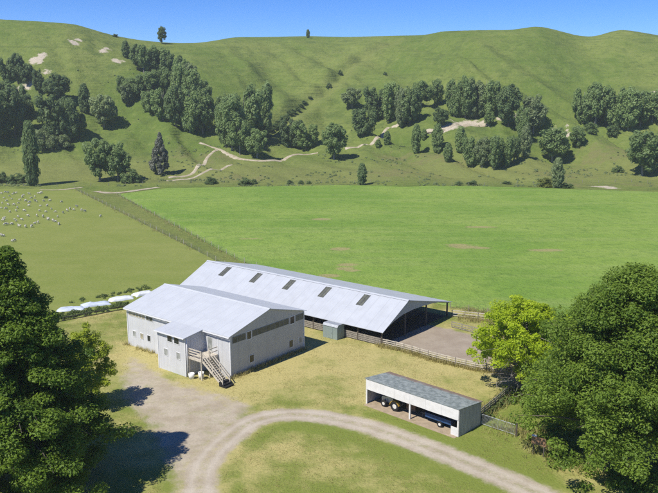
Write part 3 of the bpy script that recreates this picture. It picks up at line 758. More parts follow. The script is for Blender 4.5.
def weeds(name, pts, rad, per, size, mat, label, seed):
    pts = np.asarray(pts, float); r = np.random.default_rng(seed); R = rad*(.6+.8*r.random(len(pts)))
    pts[:, 2] = R*.4
    v, f, t = leaves(pts, np.stack([R, R, R*.7], 1), per, size, seed, up=.6)
    return tag(link(name, np_mesh(name, v, f, dict(tint=t)), mat), label, 'weeds', kind='stuff')
weeds('weed_belt', np.concatenate([along([g2(57,317), g2(95,310.5), g2(128,303)], 70, .7), along([g2(70,303), g2(105,297), g2(150,287)], 34, .6), along([g2(57,320), g2(127,306)], 60, .4)]), .4, 60, .16, L['weed'], 'dark green weeds around the white wrapped mounds', 41)
weeds('fence_vines', np.concatenate([along([(17.6,81),(20.5,85),(23.3,89)], 45, .3)]), .6, 80, .2, L['weed'], 'tangled green vines over the old timber fence', 42)
weeds('shaded_undergrowth', np.concatenate([along([(23,76),(26,73),(24.5,70)], 50, 1.1), along([(24.5,88),(27,82),(26,78)], 60, 1.2), along([(27,67),(33,66)], 40, 1.4)]), .8, 90, .24, L['mid'], 'leafy green undergrowth below the large tree', 43)

# low scrub and rush clumps on the hill foot
_r = np.random.default_rng(77); SX = _r.uniform(-190, 230, 9000); SY = 305+_r.random(9000)**1.4*150
_k = (fbm(SX/28, SY/14, 51)+.35*fbm(SX/5, SY/5, 52)+.25*rough_f(SX, SY) > .86)
SX, SY = SX[_k][:900], SY[_k][:900]; SR = .35+.55*_r.random(len(SX)); SZ = zt(SX, SY)
v, f, t_ = leaves(np.stack([SX, SY, SZ+SR*.3], 1), np.stack([SR, SR, SR*.7], 1), 22, .42, 6, up=.6)
tag(link('hill_scrub', np_mesh('hill_scrub', v, f, dict(tint=t_)), L['hillpale']), 'low rushes and scrub dotted over the hill foot', 'scrub', kind='stuff')

# ------------------------------------------------------------------ woolshed
ws = empty('woolshed', W(0, 0, GZ), ANG, 'two storey pale metal woolshed with timber staircase and landing at its front', 'woolshed')
LN, WD, EV, RD = 21.9, 15.0, 5.9, 7.85
MB().prism([(0,-.1),(WD,-.1),(WD,EV),(WD/2,RD-.03),(0,EV)], 'x', 0, LN).build('wall', M['wall'], ws)
# gable wall's shade painted on as a greyer sheet, set proud of the wall
def slope_slab(mb, x0, x1, yA, zA, yB, zB, th=.07):
    mb.prism([(yA, zA), (yB, zB), (yB, zB+th), (yA, zA+th)], 'x', x0, x1)
k_ = (RD-EV)/(WD/2)
mb = MB(); slope_slab(mb, -.3, LN+.3, -.4, EV-.4*k_+.02, WD/2, RD+.02); slope_slab(mb, -.3, LN+.3, WD+.4, EV-.4*k_+.02, WD/2, RD+.02)
rf = mb.build('roof', M['roof'], ws)
MB().prism([(WD/2-.3,RD+.02),(WD/2,RD+.13),(WD/2+.3,RD+.02),(WD/2,RD+.16)], 'x', -.3, LN+.3).build('ridge_cap', M['roof'], rf)
MB().box(-.28, LN+.28, -.52, -.41, EV-.25, EV-.1).build('gutter', M['trim'], rf)
gw = MB().add([(LN+.012,.12,.45),(LN+.012,WD-.12,.45),(LN+.012,WD-.12,EV-.05),(LN+.012,WD/2,RD-.08),(LN+.012,.12,EV-.05)], [(0,1,2,3,4)]).build('gable_shade_sheet', M['wallgrey'], ws)
MB().box(LN, LN+.05, 0, WD, -.1, .44).build('concrete_base', M['concrete'], ws)
for (x, y) in ((0,0),(LN,0),(LN,WD)): MB().box(x-.07, x+.07, y-.07, y+.07, -.1, EV-.12).build('corner_flashing', M['trim'], ws)
# block in front
BX0, BX1, BY, BZ = 11.3, 16.9, -3.4, 5.45
ax = MB().prism([(0,-.1),(BY,-.1),(BY,BZ),(0,EV-.08)], 'x', BX0, BX1).build('front_block', M['wall'], ws)
mb = MB(); slope_slab(mb, BX0-.3, BX1+.25, BY-.35, BZ+.0, -.38, EV-.04); mb.build('block_roof', M['roof'], ax)
mb = MB(); mb.box(BX0-.25, BX1+.2, BY-.46, BY-.36, BZ-.1, BZ+.04)
for x in (BX0, BX1): mb.box(x-.06, x+.06, BY-.06, BY+.05, -.1, BZ-.1)
mb.build('block_flashing', M['trim'], ax)
def window(parent, axis, u0, u1, z0, z1, plane, sgn, pane, frame=.07, name='window', mull=(), fmat='trim'):
    """frame as the part, glass as its sub-part; axis 'x' = window on a y-plane, 'y' = on an x-plane"""
    d0, d1 = sorted((plane-.02*sgn, plane+.05*sgn)); e0, e1 = sorted((plane-.02*sgn, plane+.03*sgn)); f = MB(); p = MB()
    def bx(m, a, b, c, d, q0, q1):
        if axis == 'x': m.box(a, b, q0, q1, c, d)
        else: m.box(q0, q1, a, b, c, d)
    bx(f, u0-frame, u0, z0-frame, z1+frame, d0, d1); bx(f, u1, u1+frame, z0-frame, z1+frame, d0, d1)
    bx(f, u0, u1, z0-frame, z0, d0, d1); bx(f, u0, u1, z1, z1+frame, d0, d1)
    for m in mull: bx(f, m-.025, m+.025, z0, z1, d0, d1)
    bx(p, u0, u1, z0, z1, e0, e1)
    w = f.build(name, M[fmat], parent); p.build('pane', M[pane], w); return w
for a0 in (13.35, 14.75): window(ws, 'x', a0, a0+.95, 4.3, 5.15, BY, -1, 'glass')
for a0 in (12.55, 15.1): window(ws, 'x', a0, a0+.75, 2.2, 3.1, BY, -1, 'palewin', .05)
for a0, pn in ((1.2,'palewin'),(2.95,'ochre'),(4.6,'glass')): window(ws, 'x', a0, a0+.65, 1.6, 2.45, 0, -1, pn, .05)
window(ws, 'x', .4, 4.2, 4.75, 5.35, 0, -1, 'ochre', .04, 'louvre_strip', [1.2, 2.0, 2.8, 3.5]); window(ws, 'x', 4.5, 6.0, 4.75, 5.35, 0, -1, 'fibre', .04, 'louvre_strip', [5.2])
window(ws, 'x', 9.3, 10.9, 4.75, 5.35, 0, -1, 'ochre', .04, 'louvre_strip', [10.1])
for b0, b1, pn, ms in ((.45,2.85,'fibre',[1.3,2.1]),(4.2,11.6,'fibre',[5.1,6.0,6.9,7.8,8.7,9.6,10.5]),(13.2,14.9,'fibre',[14.0])):
    window(ws, 'y', b0, b1, 4.72, 5.55, LN, 1, pn, .04, 'window_strip', ms, 'fibre2')
for b0, b1 in ((3.15,3.95),(11.95,12.9)): window(ws, 'y', b0, b1, 4.55, 5.6, LN, 1, 'glass', .09)
for b0, b1, z0, z1, pn in ((3.55,4.35,1.15,2.15,'glass'),(11.7,12.5,1.05,2.1,'glass'),(13.75,14.5,1.15,2.0,'palewin')): window(ws, 'y', b0, b1, z0, z1, LN, 1, pn, .05)  # last pane: its reflection painted in as a pale colour
window(ws, 'x', 17.6, 18.5, 2.95, 4.95, 0, -1, 'palewin', .07, 'door')
MB().tube([(17.12,-3.3,-.05),(17.12,-3.3,5.3)], .06, 8).build('downpipe', M['trim'], ws, True)
MB().box(19.6, 19.68, -.05, 0.02, 0, EV-.3).build('wall_flashing', M['trim'], ws)
# landing and staircase
LZ = 2.85
dk = empty('landing', (0,0,0)); dk.parent = ws
mb = MB()
for i in range(9): mb.box(16.92+i*.29, 17.19+i*.29, -3.0, -.06, LZ-.05, LZ)
mb.box(16.92, 19.55, -3.06, -3.01, LZ-.32, LZ); mb.box(19.54, 19.6, -3.0, -.06, LZ-.32, LZ-.06); mb.box(16.95, 19.5, -1.6, -1.5, LZ-.3, LZ-.06)
mb.build('deck', M['paletimber'], dk)
for x, y in ((17.15,-2.95),(19.45,-2.95),(19.45,-1.55)): MB().box(x-.07, x+.07, y-.04, y+.08, -.05, LZ+1.15).build('deck_post', M['paletimber'], dk)
mb = MB()
for z in (.45, .8, 1.15): mb.box(16.95, 19.55, -3.03, -2.97, LZ+z-.12, LZ+z+.04)
mb.box(19.5, 19.56, -1.5, -.1, LZ+1.0, LZ+1.13); mb.box(19.5, 19.56, -1.5, -.1, LZ+.5, LZ+.62)
mb.build('deck_railing', M['paletimber'], dk)
st = empty('staircase', (0,0,0)); st.parent = ws
SX0, SX1, SY0, SY1 = 19.6, 23.5, -2.85, -1.65
mb = MB(); n = 14
for i in range(n-2):
    t = (i+1)/n; x = SX0+(SX1-SX0)*t; z = LZ*(1-t); mb.box(x-.14, x+.16, SY0, SY1, z-.05, z)
mb.build('tread', M['timber'], st)
mb = MB()
for y in (SY0-.03, SY1+.03): mb.bar((SX0-.05, y, LZ-.15), (SX1, y, .0), .06, .28)
mb.build('stringer', M['paletimber'], st)
mb = MB()
for y in (SY0-.04, SY1+.04):
    for z in (1.05, .55): mb.bar((SX0, y, LZ+z), (SX1-.15, y, z+.1), .06, .14)
    for t in (.03, .5, .97): mb.box(SX0+(SX1-SX0)*t-.05, SX0+(SX1-SX0)*t+.05, y-.05, y+.05, LZ*(1-t)-.05, LZ*(1-t)+1.1)
mb.build('handrail', M['paletimber'], st)
mb = MB()
for i in range(3): mb.box(SX1-.75+i*.42, SX1-.3+i*.42, SY0-.12, SY1+.12, .0, .62-i*.2)
mb.build('bottom_step', M['black'], st)
def bucket(name, loc, r, h, label, mat):
    m = MB(); vs = []; n = 16; prof = [(0,.0),(r*.8,0),(r,h),(r*.93,h),(r*.76,.05),(0,.05)]
    m = MB()
    for j in range(n):
        for rr_, z in prof: vs.append((rr_*math.cos(2*PI*j/n), rr_*math.sin(2*PI*j/n), z))
    k2 = len(prof); m.add(vs, [(j*k2+i, ((j+1) % n)*k2+i, ((j+1) % n)*k2+i+1, j*k2+i+1) for j in range(n) for i in range(k2-1)])
    o = m.build(name, mat, None, True); o.location = loc; tag(o, label, 'drum'); return o
bucket('plastic_drum', W(17.9,-3.35,GZ), .42, .75, 'small white plastic drum under the woolshed landing beside the front block', M['white'])
bucket('plastic_drum', W(18.95,-2.6,GZ), .40, .95, 'taller white plastic drum under the woolshed landing beside the stair', M['white'])

# ------------------------------------------------------------------ long sheep shed
A0, A1, B0, B1, BR_ = -14.4, 30.5, 23.0, 43.0, 29.6
ls = empty('long_shed', W(A0, B0, GZ), ANG, 'long open sided shed with pale gable roof and five dark skylights', 'shed')
LL = A1-A0; LW = B1-B0; RB = BR_-B0; ZE, ZR = 2.55, 5.75
mb = MB(); s1 = (ZR-ZE)/RB; s2 = (ZR-ZE)/(LW-RB)
slope_slab(mb, -.3, LL+.4, -.5, ZE-.5*s1, RB, ZR); slope_slab(mb, -.3, LL+.4, LW+.5, ZE-.5*s2, RB, ZR)
lr = mb.build('roof', M['oldroof'], ls)
MB().prism([(RB-.3,ZR+.0),(RB,ZR+.13),(RB+.3,ZR+.02),(RB,ZR+.16)], 'x', -.3, LL+.4).build('ridge_cap', M['oldroof'], lr)
# skylights on the near slope: found on the roof plane
nrm = Vector((0, -s1, 1)); 
def on_slope(px, py):
    d = Vector(ray(px, py)); o = Vector((0, 0, H)); R_ = Matrix.Rotation(-ANG, 3, 'Z')
    o2 = R_ @ (o-ls.location); d2 = R_ @ d; t = (ZR+.07-s1*(RB-o2.y)-o2.z)/(d2.z-s1*d2.y)
    return o2+d2*t
xs_ = [on_slope(*p).x for p in ((225,271.5),(255,277),(288,283.3),(323,291.3),(364,299.3))]
x0_, dx_ = xs_[0], (xs_[-1]-xs_[0])/4
SKA = .5*(on_slope(219,276).y+on_slope(358.3,304.5).y); SKB = min(RB-.35, .5*(on_slope(229.3,268).y+on_slope(370,294.5).y))
print('sky', SKA, SKB, RB)
for i in range(5):
    xc = x0_+dx_*i; ya, yb = SKA, SKB
    z = lambda y: ZR-s1*(RB-y)+.075
    f = MB()
    for a_, b_ in ((xc-.62, xc-.55), (xc+.55, xc+.62), (xc-.03, xc+.03)): f.add([(a_,ya,z(ya)),(b_,ya,z(ya)),(b_,yb,z(yb)),(a_,yb,z(yb)),(a_,ya,z(ya)+.06),(b_,ya,z(ya)+.06),(b_,yb,z(yb)+.06),(a_,yb,z(yb)+.06)], [(3,2,1,0),(4,5,6,7),(0,1,5,4),(1,2,6,5),(2,3,7,6),(3,0,4,7)])
    sk = f.build('skylight', M['steel'], lr)
    MB().add([(xc-.56,ya,z(ya)+.02),(xc+.56,ya,z(ya)+.02),(xc+.56,yb,z(yb)+.02),(xc-.56,yb,z(yb)+.02)], [(0,1,2,3)]).build('pane', M['fibre'], sk)
for i in range(11):
    x = LL-.25-i*4.42
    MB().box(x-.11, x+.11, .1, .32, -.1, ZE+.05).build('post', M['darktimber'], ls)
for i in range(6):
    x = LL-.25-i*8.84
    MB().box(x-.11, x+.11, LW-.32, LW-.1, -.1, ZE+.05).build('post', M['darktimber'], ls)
for x in (LL-.25, LL-8.9, LL-17.7):
    MB().box(x-.1, x+.1, RB-.1, RB+.1, -.1, ZR-.1).build('post', M['darktimber'], ls)
    MB().box(x-.1, x+.1, 12.8, 13.0, -.1, ZE+(LW-12.9)*s2-.05).build('post', M['darktimber'], ls)
# gable panel with an arched lower edge
top = [(-.3, ZE-.3*s1-.03), (RB, ZR-.03), (LW+.3, ZE-.3*s2-.03)]
low = [(LW-.4, ZE-.15), (17.5, 3.1), (14.5, 3.5), (11.5, 3.75), (8.5, 3.85), (5.5, 3.7), (3.2, 3.25), (1.4, 2.7), (.3, 2.2)]
MB().prism(top+low, 'x', LL-.08, LL+.02).build('gable_panel', M['clad'], ls)
MB().prism([(.2,-.1),(LW-.2,-.1),(LW-.2,ZE-.05),(RB,ZR-.1),(.2,ZE-.05)], 'x', .05, .15).build('end_wall', M['wallgrey'], ls)
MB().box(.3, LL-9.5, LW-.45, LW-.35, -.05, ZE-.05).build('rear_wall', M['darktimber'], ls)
mb = MB()
for i in range(4): mb.box(.3, LL-.4, .12+.0, .17, .15+i*.28, .36+i*.28)
mb.build('side_boarding', M['timber'], ls)
mb = MB()
for x in (LL-4.6, LL-13.4, LL-22.2):
    for i in range(3): mb.box(x-.03, x+.03, .6, LW-.6, .3+i*.3, .44+i*.3)
mb.build('pen_rails', M['darktimber'], ls)
mb = MB()
for i in range(8):
    x = LL-.25-i*5.5; mb.bar((x, .2, ZE-.05), (x, RB, ZR-.2), .1, .2); mb.bar((x, RB, ZR-.2), (x, LW-.2, ZE-.05), .1, .2)
mb.build('rafter', M['darktimber'], ls)
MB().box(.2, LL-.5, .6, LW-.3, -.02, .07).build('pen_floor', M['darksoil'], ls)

# small metal shed beside the long shed
bs = empty('metal_hut', W(20.6, 21.15, GZ), ANG, 'small green grey corrugated hut against the long shed', 'hut')
MB().prism([(0,0),(1.75,0),(1.75,1.95),(1.5,2.2),(.25,2.2),(0,1.95)], 'x', 0, 2.8).build('shell', M['tank'], bs)
mb = MB(); mb.box(.95, 1.9, -.035, -.003, .1, 1.75); d_ = mb.build('door', M['tank'], bs)
MB().box(1.75, 1.8, -.07, -.036, .85, 1.0).build('handle', M['steel'], d_)
MB().prism([(-.06,1.96),(.24,2.26),(1.51,2.26),(1.81,1.96),(1.81,2.0),(1.53,2.31),(.22,2.31),(-.06,2.0)], 'x', -.05, 2.85).build('roof', M['galv'], bs)

# ------------------------------------------------------------------ implement shed
IANG = math.radians(-43.2); IP = g(366,404)
isd = empty('implement_shed', (IP[0], IP[1], GZ), IANG, 'low lean-to implement shed with white front and rusty grey roof', 'shed')
IL, ID, ZF, ZB = 13.3, 4.5, 3.25, 2.75
mb = MB(); si = (ZF-ZB)/ID
mb.prism([(-.12, ZF+.12*si), (ID+.2, ZB-.2*si), (ID+.2, ZB-.2*si+.06), (-.12, ZF+.12*si+.06)], 'x', -.15, IL+.12); mb.build('roof', M['oldtin'], isd)
mb = MB()
for i in range(6):
    mb.box(i*IL/6+.006, (i+1)*IL/6-.006, -.05, .0, ZF-1.33+(.02 if i % 2 else 0), ZF-.02)
mb.build('fascia', M['fascia'], isd)
for x in (.06, 6.6, IL-.08): MB().box(x-.1, x+.1, .0, .16, -.05, ZF-.05).build('post', M['fascia'], isd)
mb = MB(); mb.prism([(0,-.05),(ID,-.05),(ID,ZB-.03),(0,ZF-.03)], 'x', IL, IL+.06); mb.build('end_wall', M['boards'], isd)
MB().prism([(.2,-.05),(ID,-.05),(ID,ZB-.03),(.2,ZF-.03)], 'x', -.03, .03).build('end_wall', M['boards'], isd)
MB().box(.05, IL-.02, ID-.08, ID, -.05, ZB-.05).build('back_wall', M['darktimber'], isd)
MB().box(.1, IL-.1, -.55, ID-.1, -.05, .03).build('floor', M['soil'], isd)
mb = MB()
for i in range(5): mb.bar((1.3+i*2.65, .1, ZF-.12), (1.3+i*2.65, ID-.1, ZB-.12), .08, .14)
mb.build('rafter', M['darktimber'], isd)
MB().box(IL-1.0, IL-.12, .02, .08, .02, 1.0).build('low_panel', M['fascia'], isd)
def I(x, y, z=0.):
    c, s = math.cos(IANG), math.sin(IANG); return (IP[0]+c*x-s*y, IP[1]+s*x+c*y, GZ+.03+z)
# tractor (nose towards the shed's open end post)
tr_ = empty('tractor', I(3.1, 1.35), IANG, 'small tractor with grey bonnet, yellow mudguards and cream rims in the implement shed', 'tractor')
def twheel(nm, c, r, w):
    p = MB().wheel(c, r, w, 'y', 22, r*.55).build(nm, M['black'], tr_, True)
    MB().wheel(c, r*.56, w*.6, 'y', 18, 0).build('rim', M['rim'], p)
for s_ in (-1, 1): twheel('rear_wheel', (.85, s_*.68, .62), .62, .36)
for s_ in (-1, 1): twheel('front_wheel', (-.95, s_*.58, .42), .42, .22)
MB().prism([(-1.5,.55),(.2,.55),(.2,1.22),(-.2,1.28),(-1.35,1.15),(-1.5,1.02)], 'y', -.27, .27).build('bonnet', M['galv'], tr_)
MB().box(-1.56, -1.5, -.22, .22, .6, 1.02).build('grille', M['rim'], tr_)
MB().prism([(.1,.45),(1.25,.45),(1.25,.8),(.1,.8)], 'y', -.3, .3).build('chassis', M['steel'], tr_)
for s_ in (-1, 1):
    vs = [(.85+.70*math.cos(a), .62+.70*math.sin(a)) for a in [math.radians(q) for q in range(15, 176, 20)]]
    vi = [(.85+.64*math.cos(a), .62+.64*math.sin(a)) for a in [math.radians(q) for q in range(175, 14, -20)]]
    MB().prism(vs+vi, 'y', s_*.68-.19, s_*.68+.19).build('mudguard', M['yellow'], tr_)
MB().prism([(.62,.95),(1.05,.95),(1.18,1.4),(1.1,1.42),(1.0,1.04),(.62,1.04)], 'y', -.22, .22).build('seat', M['black'], tr_)
mb = MB(); mb.tube([(.2,0,1.2),(.42,0,1.42)], .025, 6); ring = [(.42+.05*math.sin(a)*-1, .19*math.cos(a), 1.42+.18*math.sin(a)) for a in [2*PI*q/14 for q in range(15)]]; mb.tube(ring, .018, 6, False); mb.build('steering_wheel', M['black'], tr_)
mb = MB(); mb.tube([(1.2,-.45,.8),(1.2,-.45,1.75),(1.2,.45,1.75),(1.2,.45,.8)], .035, 8); mb.build('roll_bar', M['steel'], tr_)
MB().tube([(-.8,.12,1.2),(-.8,.12,1.75)], .04, 8).build('exhaust', M['steel'], tr_)
# blue trailer in the next bay
bt = empty('farm_trailer', I(10.2, 1.6), IANG, 'dark blue low sided farm trailer parked inside the implement shed', 'trailer')
MB().box(-1.9, 1.6, -.85, .85, .62, .74).build('tray', M['blue'], bt)
mb = MB()
for y in (-.85, .81): mb.box(-1.9, 1.6, y, y+.04, .745, 1.15)
mb.build('side_board', M['blue'], bt)
MB().box(-1.94, -1.9, -.85, .85, .62, 1.15).build('headboard', M['blue'], bt); MB().box(1.6, 1.64, -.85, .85, .62, 1.15).build('tailboard', M['blue'], bt)
for s_ in (-1, 1):
    p = MB().wheel((.2, s_*.95, .36), .36, .18, 'y', 18, .2).build('wheel', M['black'], bt, True); MB().wheel((.2, s_*.95, .36), .2, .1, 'y', 14, 0).build('rim', M['rim'], p)
mb = MB(); mb.bar((-1.9, -.4, .6), (-3.0, 0, .55), .08); mb.bar((-1.9, .4, .6), (-3.0, 0, .55), .08); mb.build('drawbar', M['steel'], bt)
MB().box(-2.85, -2.75, -.06, .06, .0, .56).build('jockey_stand', M['steel'], bt)
# timber crate
ct = empty('timber_crate', I(5.35, 2.3), IANG+.15, 'orange brown timber crate behind the small tractor', 'crate')
mb = MB()
for i in range(5):
    mb.box(-.6, .6, -.45, -.42, .1+i*.2, .27+i*.2); mb.box(-.6, .6, .42, .45, .1+i*.2, .27+i*.2); mb.box(-.6, -.57, -.42, .42, .1+i*.2, .27+i*.2); mb.box(.57, .6, -.42, .42, .1+i*.2, .27+i*.2)
mb.build('slats', M['orange'], ct)
mb = MB()
for x in (-.55, .49):
    for y in (-.4, .34): mb.box(x, x+.06, y, y+.06, 0, 1.1)
mb.build('corner_posts', M['orange'], ct); MB().box(-.56, .56, -.41, .41, .06, .1).build('base', M['orange'], ct)

# ------------------------------------------------------------------ wrapped mounds by the paddock
def mound(label, px, py, lx, ly, h, seed, mat, rz, peak):
    p = g(px, py); n, m = 34, 20; V = []
    for j in range(m+1):
        for i in range(n+1):
            u = i/n*2-1; v = j/m*2-1
            e = max(0, 1-abs(u)**5)*max(0, 1-abs(v)**4)
            z = h*(e**.55)*(.72+.35*float(fbm(u*1.7+seed, v*1.4+seed, seed, 3)))+.30*h*float(fbm(u*5+seed, v*4, seed+3, 3))*e
            z += peak*h*max(0, 1-abs(u+.45)*3.2)*max(0, 1-abs(v)*1.6)
            V.append((u*lx/2*(1+.06*math.sin(v*3+seed)), v*ly/2*(1+.08*math.sin(u*4+seed)), z))
    Fq = [(j*(n+1)+i, j*(n+1)+i+1, (j+1)*(n+1)+i+1, (j+1)*(n+1)+i) for j in range(m) for i in range(n)]
    o = empty('wrapped_mound', (p[0], p[1], .05), rz, label, 'wrapped mound', 'white wrapped mounds beside the paddock')
    link('cover', np_mesh('mound_cover', V, Fq), mat, o, True)
    r_ = random.Random(seed); t_ = MB()
    for q in range(4):
        u = r_.uniform(-.7, .7); v = r_.uniform(-.5, .5); z = h*.95
        t_.wheel((u*lx/2, v*ly/2, 0), .01, .01)
    return o
RZ = math.radians(42)
mound('flattest bluish white wrapped mound, the one closest to the dark tree', 71,309.5, 4.5,2.3,.36, 3, M['tarpblue'], RZ-.5, .15)
mound('bluish white wrapped mound with a pointed peak', 96,305, 4.9,2.3,.42, 5, M['tarpblue'], RZ-.25, .75)
mound('clean white domed wrapped mound in the row by the paddock', 121,299.5, 4.4,2.2,.46, 8, M['tarp'], RZ-.2, .05)
mound('white wrapped mound partly hidden behind the woolshed roof', 143,294.6, 3.8,2.0,.5, 12, M['tarp'], RZ, .3)

# ------------------------------------------------------------------ fences
def fence(name, label, pts, gap, hgt, post_w, mat, wires=0, rails=0, railmat=None, group=None, z0=0., terrainz=False, jit=0.):
    P = np.array(pts, float); s_ = np.linalg.norm(np.diff(P, axis=0), axis=1); c_ = np.concatenate([[0], np.cumsum(s_)]); n = max(2, int(round(c_[-1]/gap))+1)
    b = (P[0][0], P[0][1], float(zt(*P[0])) if terrainz else 0.); f = empty(name, b, 0, label, 'fence', group)
    pm = None; prev = None; wm = MB(); rng = random.Random(len(pts)*7+n)
    for i in range(n):
        t = c_[-1]*i/(n-1); x = np.interp(t, c_, P[:, 0])-b[0]; y = np.interp(t, c_, P[:, 1])-b[1]; z = (float(zt(x+b[0], y+b[1]))-b[2]) if terrainz else 0.
        if pm is None:
            q = MB().tube([(0,0,-.2),(0,0,hgt)], [post_w/2, post_w/2*.92], 7).build('post', mat, f); pm = q.data
        else: q = link('post', pm, None, f)
        q.location = (x, y, z); q.rotation_euler = (rng.uniform(-jit, jit), rng.uniform(-jit, jit), rng.random()*6)
        if prev is not None:
            for k in range(wires):
                hz = hgt*(.2+.75*k/max(1, wires-1)); wm.bar((prev[0], prev[1], prev[2]+hz), (x, y, z+hz), .014)
            for k in range(rails):
                hz = hgt*(.22+.7*k/max(1, rails-1)); o_ = rng.uniform(-jit, jit)*.5; wm.bar((prev[0], prev[1], prev[2]+hz+o_), (x, y, z+hz-o_), .045, .13)
        prev = (x, y, z)
    wm.build('rails' if rails else 'wires', railmat or M['steel'], f); return f
fence('rail_fence', 'weathered grey timber rail fence along the near side of the dirt yard', YF, 1.5, 1.25, .14, M['timber'], rails=4, railmat=M['paletimber'], jit=.05)
fence('rail_fence', 'pale timber rail fence on the far side of the dirt yard', [W(31,43.2)[:2], (27,119.3), (36,114.5), (46,108)], 2.2, 1.25, .14, M['timber'], rails=3, railmat=M['paletimber'], jit=.04)
fence('rail_fence', 'low timber rail fence inside the yard below the lime tree', [W(34,37.8)[:2], W(41,37)[:2], W(46,33.4)[:2], (27,98.5)], 2.0, 1.1, .13, M['timber'], rails=3, railmat=M['timber'], jit=.05)
fence('wire_fence', 'wire fence bordering the crop field behind the lime tree', [(21.5,126.8),(45,109.5),(74,85.5)], 3.5, 1.3, .12, M['timber'], wires=6)
fence('wire_fence', 'wire fence between the sheep paddock and the grass lane', [g2(75,189.7),g2(195,250),(-17.5,150.6)], 5.5, 1.2, .11, M['paletimber'], wires=6)
fence('wire_fence', 'wire fence between the grass lane and the crop field', [g2(117,195),g2(240,261.2),(-12.6,154.5)], 5.5, 1.2, .11, M['paletimber'], wires=6)
fence('low_timber_fence', 'low dark timber fence in front of the white wrapped mounds', [g2(52,323.6), g2(95,315.5), g2(128,309)], 1.9, .75, .12, M['darktimber'], rails=2, railmat=M['darktimber'], jit=.05)
fence('old_timber_fence', 'overgrown timber fence running from the implement shed to the lime tree', [(17.4,80.6),(20.4,84.8),(23.6,89.4)], 1.6, 1.3, .14, M['timber'], rails=4, railmat=M['timber'], jit=.08)
fence('hill_fence', 'thin post fence along the foot of the hills', [tuple(g(x, 186.5 if x < 160 else 183.6)[:2]) for x in (-10,40,90,160,260,380,480,570,680)], 7, 1.2, .16, M['timber'], wires=3, terrainz=True)
# gate
ga, gb = Vector((17.35,79.35,GZ)), Vector((20.6,76.45,GZ)); gl = (gb-ga).length; grz = math.atan2(gb.y-ga.y, gb.x-ga.x)
gt = empty('metal_gate', ga, grz, 'galvanised mesh farm gate between implement shed and large tree', 'gate')
mb = MB(); mb.tube([(.08,0,.15),(.08,0,1.3),(gl-.08,0,1.3),(gl-.08,0,.15),(.08,0,.15)], .03, 6); mb.bar((gl*.5,0,.15),(gl*.5,0,1.3),.04); mb.build('frame', M['galv'], gt)
mb = MB()
for i in range(1, 8): mb.bar((.1,0,.15+i*.144),(gl-.1,0,.15+i*.144),.014)
for i in range(1, 26): mb.bar((.08+i*(gl-.16)/26,0,.15),(.08+i*(gl-.16)/26,0,1.3),.012)
mb.build('mesh', M['galv'], gt)
for x in (-.12, gl+.12): MB().tube([(x,0,-.05),(x,0,1.55)], .11, 8).build('post', M['darktimber'], gt)
# board on posts
sg = empty('board_on_posts', (21.35,72.3,GZ), math.radians(-38), 'brown timber board with white cap on two dark posts beside the driveway', 'board')
for x in (.1, 1.25): MB().box(x-.06, x+.06, -.06, .06, -.05, 1.95).build('post', M['darktimber'], sg)
mb = MB()
for i in range(4): mb.box(-.1+.02*(i % 2), 1.45-.03*(i % 2), -.105, -.065, 1.2+i*.22, 1.4+i*.22)
mb.build('board', M['orange'], sg)
MB().prism([(-.16,2.08),(.16,2.08),(.0,2.2)], 'x', -.08, .4).build('cap', M['white'], sg)

# ------------------------------------------------------------------ sheep
def sheep_mesh(name, graze, mat):
    P = [(0,0,.58),(.32,0,.60),(-.34,0,.58),(-.50,0,.52)]; Rr = [.25,.22,.23,.14]; E = [(0,1),(0,2),(2,3)]
    def addp(p, r, par): P.append(p); Rr.append(r); E.append((par, len(P)-1)); return len(P)-1
    if graze: a = addp((.52,0,.46), .11, 1); b = addp((.64,0,.24), .085, a); addp((.70,0,.10), .05, b)
    else: a = addp((.48,0,.80), .11, 1); b = addp((.60,0,.90), .085, a); addp((.76,0,.84), .05, b)
    for x, s_ in ((.30,1),(.30,-1),(-.36,1),(-.36,-1)):
        hp = addp((x, .12*s_, .42), .09, 1 if x > 0 else 2)
        kx = x+(.03 if x > 0 else -.05); kn = addp((kx, .13*s_, .22), .045, hp); addp((x, .13*s_, .0), .035, kn)
    me_ = bpy.data.meshes.new(name); me_.from_pydata(P, E, []); o = bpy.data.objects.new(name, me_); COL.objects.link(o)
    sk = o.modifiers.new('skin', 'SKIN'); 
    for i, r_ in enumerate(Rr): me_.skin_vertices[0].data[i].radius = (r_, r_*1.02)
    me_.skin_vertices[0].data[0].use_root = True
    sb = o.modifiers.new('sub', 'SUBSURF'); sb.levels = 1; sb.render_levels = 1
    dg = bpy.context.evaluated_depsgraph_get(); m2 = bpy.data.meshes.new_from_object(o.evaluated_get(dg)); m2.name = name
    COL.objects.unlink(o); bpy.data.objects.remove(o); m2.materials.clear(); m2.materials.append(mat)
    m2.polygons.foreach_set('use_smooth', [True]*len(m2.polygons)); return m2
SM = [sheep_mesh('sheep_grazing', True, M['wool']), sheep_mesh('sheep_standing', False, M['wool'])]
SP = [(70,72),(80,70),(60,75),(120,82),(115,90),(190,70),(200,72),(210,68),(150,75),(180,110),(185,113),(90,145),(85,160),(10,122),(5,145),(145,135),(205,135),(240,135),(185,185),(20,200),(15,210),(30,230),(40,228),(75,205),(80,212),(90,190),(95,235),(100,240),(160,240),(175,225),(195,220),(240,205),(245,200),(270,212),(280,215),(300,228),(320,170),(340,160),(355,150),(390,138),(415,158),(430,163),(510,188),(5,285),(15,288),(65,315),(75,310),(25,65),(40,68),(10,72),(50,85),(20,95),(60,100),(35,110),(100,105),(130,110),(95,120),(150,118),(175,88),(160,95),(220,110),(250,108),(30,150),(50,165),(120,160),(140,185),(110,205),(60,228),(130,240),(220,190),(290,190),(310,115),(260,150),(280,165),(375,155),(230,165),(200,160),(45,130),(70,130)]
rs = random.Random(5)
